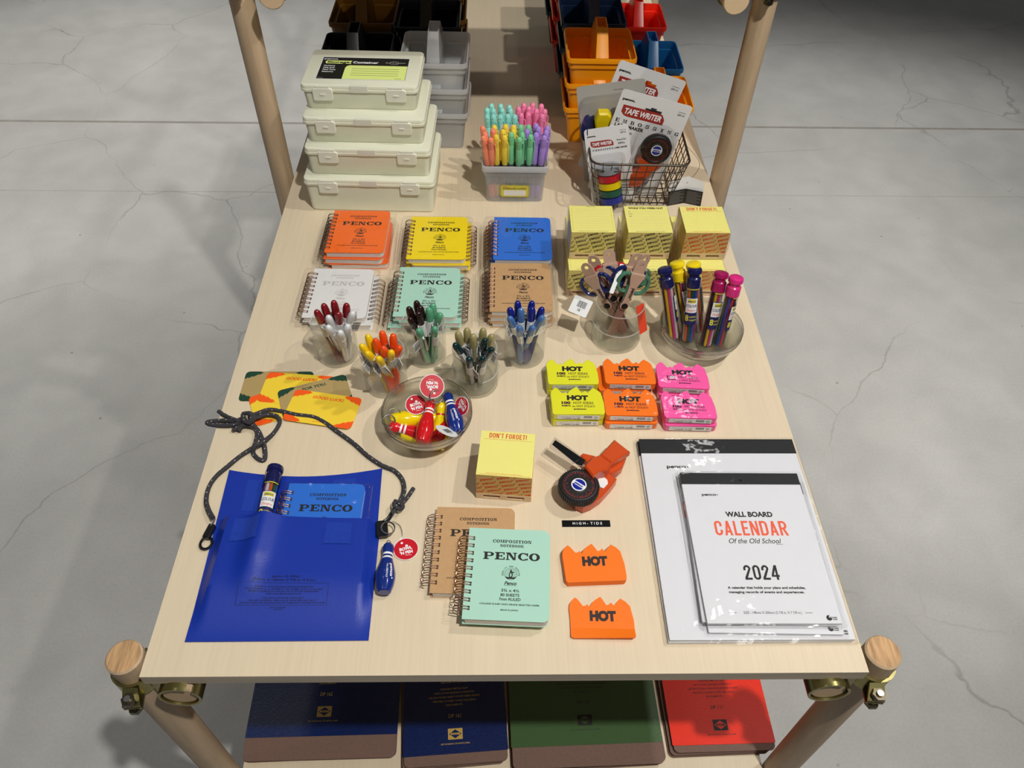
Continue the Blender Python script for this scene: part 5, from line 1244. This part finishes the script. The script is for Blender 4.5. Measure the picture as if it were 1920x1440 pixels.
for i, (s, w) in enumerate((('GENERAL PURPOSE BAG DEPENDS EVERYDAY', .34), ('AVAILABLE IN A VARIETY OF SIZES, AND COLORS', .44), ('FROM AN EVERYDAY POUCH TO A TRAVEL ORGANIZER', .40), ('KEEP YOUR BELONGINGS SAFE', .2), ('THIS BAG IS WATER RESISTANT', .24), ('DO NOT OVERFILL, KEEP AWAY FROM FIRE AND HEAT', .38), ('DO NOT WASH, DRY, BLEACH, IRON, OR TUMBLE DRY. HANDLE WITH CARE', .48))): ptext(m, s, .5, .385 - i * .017 - (.014 if i > 3 else 0), .009, w)
for (u0, v0, u1, v1) in ((.235, .255, .75, .257), (.235, .418, .75, .42), (.235, .255, .2375, .42), (.7475, .255, .75, .42)): grid(m, lambda u, v: front(u, v, .0004), 8, 2, 'faint_ink', u0, u1, v0, v1)
ptext(m, 'PENCO STATIONERY', .48, .235, .008, .09); ptext(m, 'HIGHTIDE', .48, .222, .007, .05)
m.build('front_panel', pc)
FTL, FTR = at(*z6(340, 140), .002), at(*z6(1330, 130), .002)
def flap(u, v, lift=0.0):
    p = BL.lerp(BR, u).lerp(FTL.lerp(FTR, u), v); d = .011 * math.sin(PI * u) ** .8 * max(0, (v - .6) / .4)
    return wl(Vector((p.x, p.y - d, T + .0004 + lift + .0016 * max(0, v - .6) * (1 + math.cos(2 * PI * u)))))
m = MB(1); grid(m, lambda u, v: flap(u, v, .0008), 30, 30, 'pouch_blue', .004, .996); grid(m, lambda u, v: flap(u, v), 30, 30, 'pouch_blue', .004, .996); m.build('back_panel_and_flap', pc)
for u0, u1, v0, v1, fnc in ((.117, .285, .765, .965, front), (.683, .842, .76, .955, front), (.14, .30, .74, .955, flap), (.69, .83, .93, .962, flap)):
    m = MB(1); grid(m, lambda u, v: fnc(u, v, .0009), 14, 10, 'velcro', u0, u1, v0, v1)
    for e in ((u0 - .012, u0, v0 - .01, v1 + .01), (u1, u1 + .012, v0 - .01, v1 + .01)): grid(m, lambda u, v: fnc(u, v, .0006), 2, 10, 'pouch_blue', *e)
    m.build('hook_and_loop_patch', pc)
z5 = zoom(340, 680, .2917)
def cpath(pts, k=6): return smooth([wl(at(*z5(p[0], p[1]), p[2] if len(p) > 2 else .0032)) for p in pts], k)
def rope(m, pts, r=.0029):
    P = cpath(pts); m.tube(P, r, 'cord', 8); acc = 0
    for i in range(1, len(P) - 1):                       # light flecks woven into the cord
        acc += (P[i] - P[i - 1]).length
        if acc > .0075:
            acc = 0; t_ = (P[i + 1] - P[i - 1]).normalized(); s_ = t_.cross(Vector((0, 0, 1))).normalized() * random.choice((-.0017, .0002, .0016)); c = P[i] + s_ + Vector((0, 0, math.sqrt(max(1e-9, r * r - s_.length_squared)) - .0002))
            a = t_ * .0012; b_ = t_.cross(Vector((0, 0, 1))).normalized() * .0007; up = Vector((0, 0, .0004))
            m.add([c - a, c - b_, c + a, c + b_, c + up], [(0, 1, 4), (1, 2, 4), (2, 3, 4), (3, 0, 4)], 'cord_fleck')
m = MB(1); K = .0075; K2 = .011
rope(m, [(205, 1000, .009), (172, 940, .006), (160, 880), (178, 800), (225, 730), (300, 665, .004), (380, 600), (455, 550, K), (530, 505, K2), (595, 450), (632, 385), (615, 345, K), (550, 333, K), (480, 355, .009), (430, 360, .010)])
rope(m, [(430, 345, .012), (480, 330, .010), (560, 303, .005), (640, 312), (740, 335), (850, 350), (930, 390), (1000, 440), (1110, 520), (1200, 600), (1290, 660), (1370, 695), (1420, 750), (1432, 820, .004), (1410, 885, .007), (1395, 915, .009)])
rope(m, [(420, 370, .010), (340, 398, .006), (250, 405), (175, 395), (175, 380), (260, 372, .004), (350, 372, .008), (410, 350, .012)])
rope(m, [(238, 312), (290, 345), (350, 370, .009), (410, 390, .009), (330, 435, .004)])
rope(m, [(440, 375, .012), (490, 440, .007), (475, 520, K2 + .002), (462, 580), (500, 620), (535, 622), (538, 560, .005), (520, 490, .006), (480, 420, .007), (400, 400, .009), (370, 440, .004)])
rope(m, [(395, 330, .014), (440, 325, .018), (470, 350, .017), (440, 385, .016), (400, 370, .015), (395, 335, .014)]); rope(m, [(425, 390, .016), (455, 355, .020), (430, 325, .016)])
rope(m, [(1492, 808), (1450, 870, .005), (1415, 905, .010), (1380, 930, .010), (1345, 985, .008)]); rope(m, [(1370, 890, .013), (1420, 915, .015), (1410, 940, .012), (1375, 925, .014), (1370, 895, .013)])
m.build('cord', pc)
m = MB(1)
for pts, r in (([(1340, 985, .009), (1320, 1005, .009), (1300, 1020, .009), (1315, 1030, .010), (1345, 995, .011), (1350, 970, .010)], .0016),):
    m.tube(cpath(pts), r, 'black_plastic', 8)
m.build('cord_hook', pc)
for (cx_, cy_, wd, hh, rz) in ((180, 1085, .0085, .019, -12), (1290, 1070, .014, .022, 8)):
    m = MB(1); c = wl(at(*z5(cx_, cy_), .006)); m.M = Matrix.Translation(c) @ Matrix.Rotation(math.radians(rz), 4, 'Z')
    m.prism(rrect(wd, hh, .002, 3), -.004, .003, 'black_plastic', .001); m.build('strap_tab', pc)
m = MB(1); c = wl(at(*z5(160, 1160), .004)); m.ring(.0068, .0016, 'black_plastic', c.x, c.y, c.z, 'z', 20, 7, sy=1.15); m.tube([wl(at(*z5(215, 1005), .009)), wl(at(*z5(190, 1050), .008))], .0012, 'steel', 6); m.build('ring_hook', pc)
# what sits in the pouch
tl, tr = at(*z6(728, 222), .0125), at(*z6(1240, 228), .0125); d = tr - tl; a = math.atan2(d.y, d.x)
o = notebook('blue notebook in its sleeve tucked into the blue pouch', 'nb_blue', 'black_ink', None, 7.6); p = tl - Vector((-math.sin(a), math.cos(a), 0)) * .114
o.location = (p.x, p.y, T + .0032); o.rotation_euler = (0, 0, a)
o = crayon_tube('navy capped crayon tube tucked into the blue pouch', 'cap_navy', 0)
tp, bt = at(*z6(640, 130), .0125), at(*z6(575, 410), .0125); dd = (bt - tp).normalized(); aim(o, tp + dd * .112, tp, .1)
o.rotation_quaternion = o.rotation_quaternion @ Quaternion((0, 0, 1), -PI / 2 + 1.75)
# key ring pen beside the pouch
o = pin('blue bowling pin pen with red round tag, lying beside the blue pouch', 'pin_blue', 'stripe_white')
aim(o, at(*z6(1338, 930), .0122), at(*z6(1370, 590), .0095), 0); o.rotation_quaternion = o.rotation_quaternion @ Quaternion((0, 0, 1), .55)
bpy.context.view_layer.update()
disc_tag('round_tag', o, at(*z6(1478, 650), .0012), (0, 0, 1), (-.12, 1, 0), 15)
k = MB(); k.ring(8.2, .75, 'steel', n=24, k=6); k.ring(8.2, .75, 'steel', z=1.2, n=24, k=6); r_ = k.build('key_ring'); r_.matrix_world = Matrix.Translation(at(*z6(1362, 515), .012)) @ Matrix.Rotation(.25, 4, 'Y'); r_.parent = o; r_.matrix_parent_inverse = o.matrix_world.inverted()
k = MB(1); k.tube(smooth([at(*z6(1390, 470), .006), at(*z6(1440, 500), .003), at(*z6(1455, 560), .002), at(*z6(1440, 590), .002)], 5), .0004, 'steel', 5); r_ = k.build('tag_thread'); r_.parent = o; r_.matrix_parent_inverse = o.matrix_world.inverted()

# ------------------------------------------------------------------ loose label maker
z7 = zoom(780, 760, .2396)
lm_c = at(*z7(1275, 620), .03); lm = thing('label_maker', 'orange embossing label maker with black letter wheel, lying loose', 'label maker', None, (lm_c.x, lm_c.y, T + .0003))
def lp(x, y, h): p = at(*z7(x, y), h); return ((p.x - lm_c.x) * 1000, (p.y - lm_c.y) * 1000)
m = MB(); maker_wheel(m, 0, 0, 18.5, 25.5, 9.5, rot=-38); m.build('letter_wheel', lm)
m = MB()
def px_prism(pts, h1, h0, mk, bevel): m.prism([lp(x, y, h1 * .001) for x, y in pts], h0, h1, mk, bevel)
m.prism(circ(17, 36, 5, 2), 0, 18, 'tape_orange', 1.5)
px_prism([(1250, 760), (1310, 792), (1380, 765), (1450, 718), (1530, 630), (1572, 572), (1500, 520), (1440, 470), (1340, 520), (1300, 640)], 17, 1, 'tape_orange', 1.5)
px_prism([(1318, 470), (1392, 398), (1440, 385), (1530, 445), (1500, 500), (1440, 510), (1385, 557)], 36, 10, 'tape_orange', 2.0)
px_prism([(1440, 385), (1553, 263), (1676, 358), (1528, 452)], 34, 22, 'tape_orange', 2.0)
px_prism([(1528, 452), (1650, 395), (1612, 490), (1556, 524), (1500, 530), (1480, 500)], 20, 6, 'tape_orange', 2.0)
px_prism([(1288, 388), (1308, 371), (1400, 392), (1340, 440), (1300, 408)], 24, 12, 'tape_orange', 1.5); m.build('body', lm)
m = MB(); m.prism([lp(x, y, .0185) for x, y in ((1418, 560), (1440, 530), (1498, 585), (1502, 612), (1468, 650), (1440, 640))], 17.1, 18.6, 'label_white', .3); m.build('tape_guide', lm)
m = MB(1)
def strip(pts, th, mk):
    top = [Vector(((at(*z7(x, y), h) - lm_c).x, (at(*z7(x, y), h) - lm_c).y, h)) for x, y, h in pts]; lo_ = [p - Vector((0, 0, th)) for p in top]; n = len(pts)
    m.add(top + lo_, [tuple(range(n)), tuple(range(n, 2 * n))[::-1]] + [(i, (i + 1) % n, n + (i + 1) % n, n + i) for i in range(n)], mk)
strip([(1066, 305, .036), (1090, 272, .036), (1325, 430, .031), (1300, 470, .031), (1255, 458, .031)], .0012, 'tape_black'); m.build('tape', lm)
m = MB(1); strip([(1045, 310, .038), (1088, 250, .038), (1290, 395, .035), (1225, 445, .035)], .007, 'tube_clear'); m.build('tape_case', lm)

# ------------------------------------------------------------------ calendars
def calendar(label, W, H, group, th=3.2):
    t = thing('wall_calendar', label, 'calendar', group); k = W / 148.0; z_ = th + .12
    b = MB(); b.prism(rrect(W, H, .6, 1, W / 2, H / 2), 0, th, 'cal_white'); X = lambda v: v * k; Y = lambda v: v * H / 199.0
    b.text('penco', X(31), Y(165.5), z_, Y(3.4), 'black_ink', w=X(18), bold=.035); b.flat(circ(X(.7), 8, X(41.5), Y(166.8)), z_, 'black_ink')
    b.text('WALL BOARD', X(74.5), Y(135.5), z_, Y(6.6), 'black_ink', w=X(57), bold=.04); b.narrow('CALENDAR', X(73), Y(109.5), z_, Y(20), 'calendar_ink', X(87), .12)
    b.text('Of the Old School', X(74), Y(99), z_, Y(6.4), 'black_ink', w=X(62), shear=.3, bold=.005); b.tube([(X(98), Y(97.8), z_ - .1), (X(106), Y(97.8), z_ - .1)], .25, 'black_ink', 4)
    b.narrow('2024', X(72.5), Y(52), z_, Y(18.5), 'black_ink', X(40), .12)
    b.text('A calendar that holds your plans and schedules,', X(74), Y(41), z_, Y(2.7), 'black_ink', w=X(88), bold=.04); b.text('managing records of events and experiences.', X(73), Y(35.6), z_, Y(2.7), 'black_ink', w=X(85), bold=.04)
    b.text('SIZE : %s' % ('148mm X 200mm (5 7/8 in. X 7 7/8 in.)' if W < 180 else '210mm X 278mm (8 1/4 in. X 10 15/16 in.)'), X(74), Y(11), z_, Y(3), 'black_ink', w=X(64), bold=.0)
    for x in (X(26), X(110)): b.box(x, x + X(8), Y(12), Y(12.5), z_ - .06, z_, 'black_ink')
    b.flat(circ(X(3.2), 20, X(135), Y(6.5)), z_ - .03, 'black_ink'); b.flat([(X(134.6), Y(6.8)), (X(138.4), Y(5.6)), (X(137.6), Y(9)), (X(136), Y(9.6))], z_, 'cal_white'); b.text('RECYCLABLE', X(139.5), Y(6.2), z_ + .05, Y(1.3), 'black_ink', w=X(8), bold=.05); b.text('NO-SEP', X(141), Y(4), z_ + .05, Y(1.2), 'black_ink', w=X(5), bold=.05)
    b.build('pages', t)
    s = MB(); s.box(-.2, W + .2, H - 17 * H / 199.0 * .98, H + .3, -.1, th + .35, 'cal_strip'); s.lathe([(0, th + .36), (3.0, th + .36)], 'black_plastic', 16)
    n = len(s.v); s.v = s.v[:8] + [(x + W * .0005, y + (H - 11 * H / 199) * .001, z__) for x, y, z__ in s.v[8:]]
    s.ring(3.0, .25, 'steel', W / 2, H - 11 * H / 199, th + .4, 'z', 18, 5); s.build('binding_strip', t)
    f_ = MB(); q = lambda g, z__: (rrect(W + 9 + g, H + 7 + g, 2, 3, W / 2 + .5, H / 2), z__)
    f_.loft([q(-2, -.15), q(0, .3), q(.3, th * .6), q(-1, th + .7), q(-8, th + 1.0)], 'film'); f_.build('plastic_sleeve', t)
    return t
def cal_stack(rows, W, H, group):
    base = None
    for lab, x, y, z_, a in rows:
        o = calendar(lab, W, H, group) if base is None else dup(base, lab); base = base or o
        o.location = (x, y, T + z_); o.rotation_euler = (0, 0, math.radians(a))
cal_stack([('large white wall calendar, lower of the two under the small calendars', .1755, .0325, .0004, .2), ('large white wall calendar directly under the small calendars', .1765, .0335, .0048, -.1)], 204, 276, 'large wall calendars')
cal_stack([('small wall calendar, lowest of the three, its sleeve edge showing at the right', .2195, .040, .0092, -1.2), ('small wall calendar, middle of the three, shifted left', .2135, .0505, .0135, -2.2), ('small wall calendar on top, its 2024 title page fully visible', .2175, .0465, .0178, -.4)], 148, 199, 'small wall calendars')
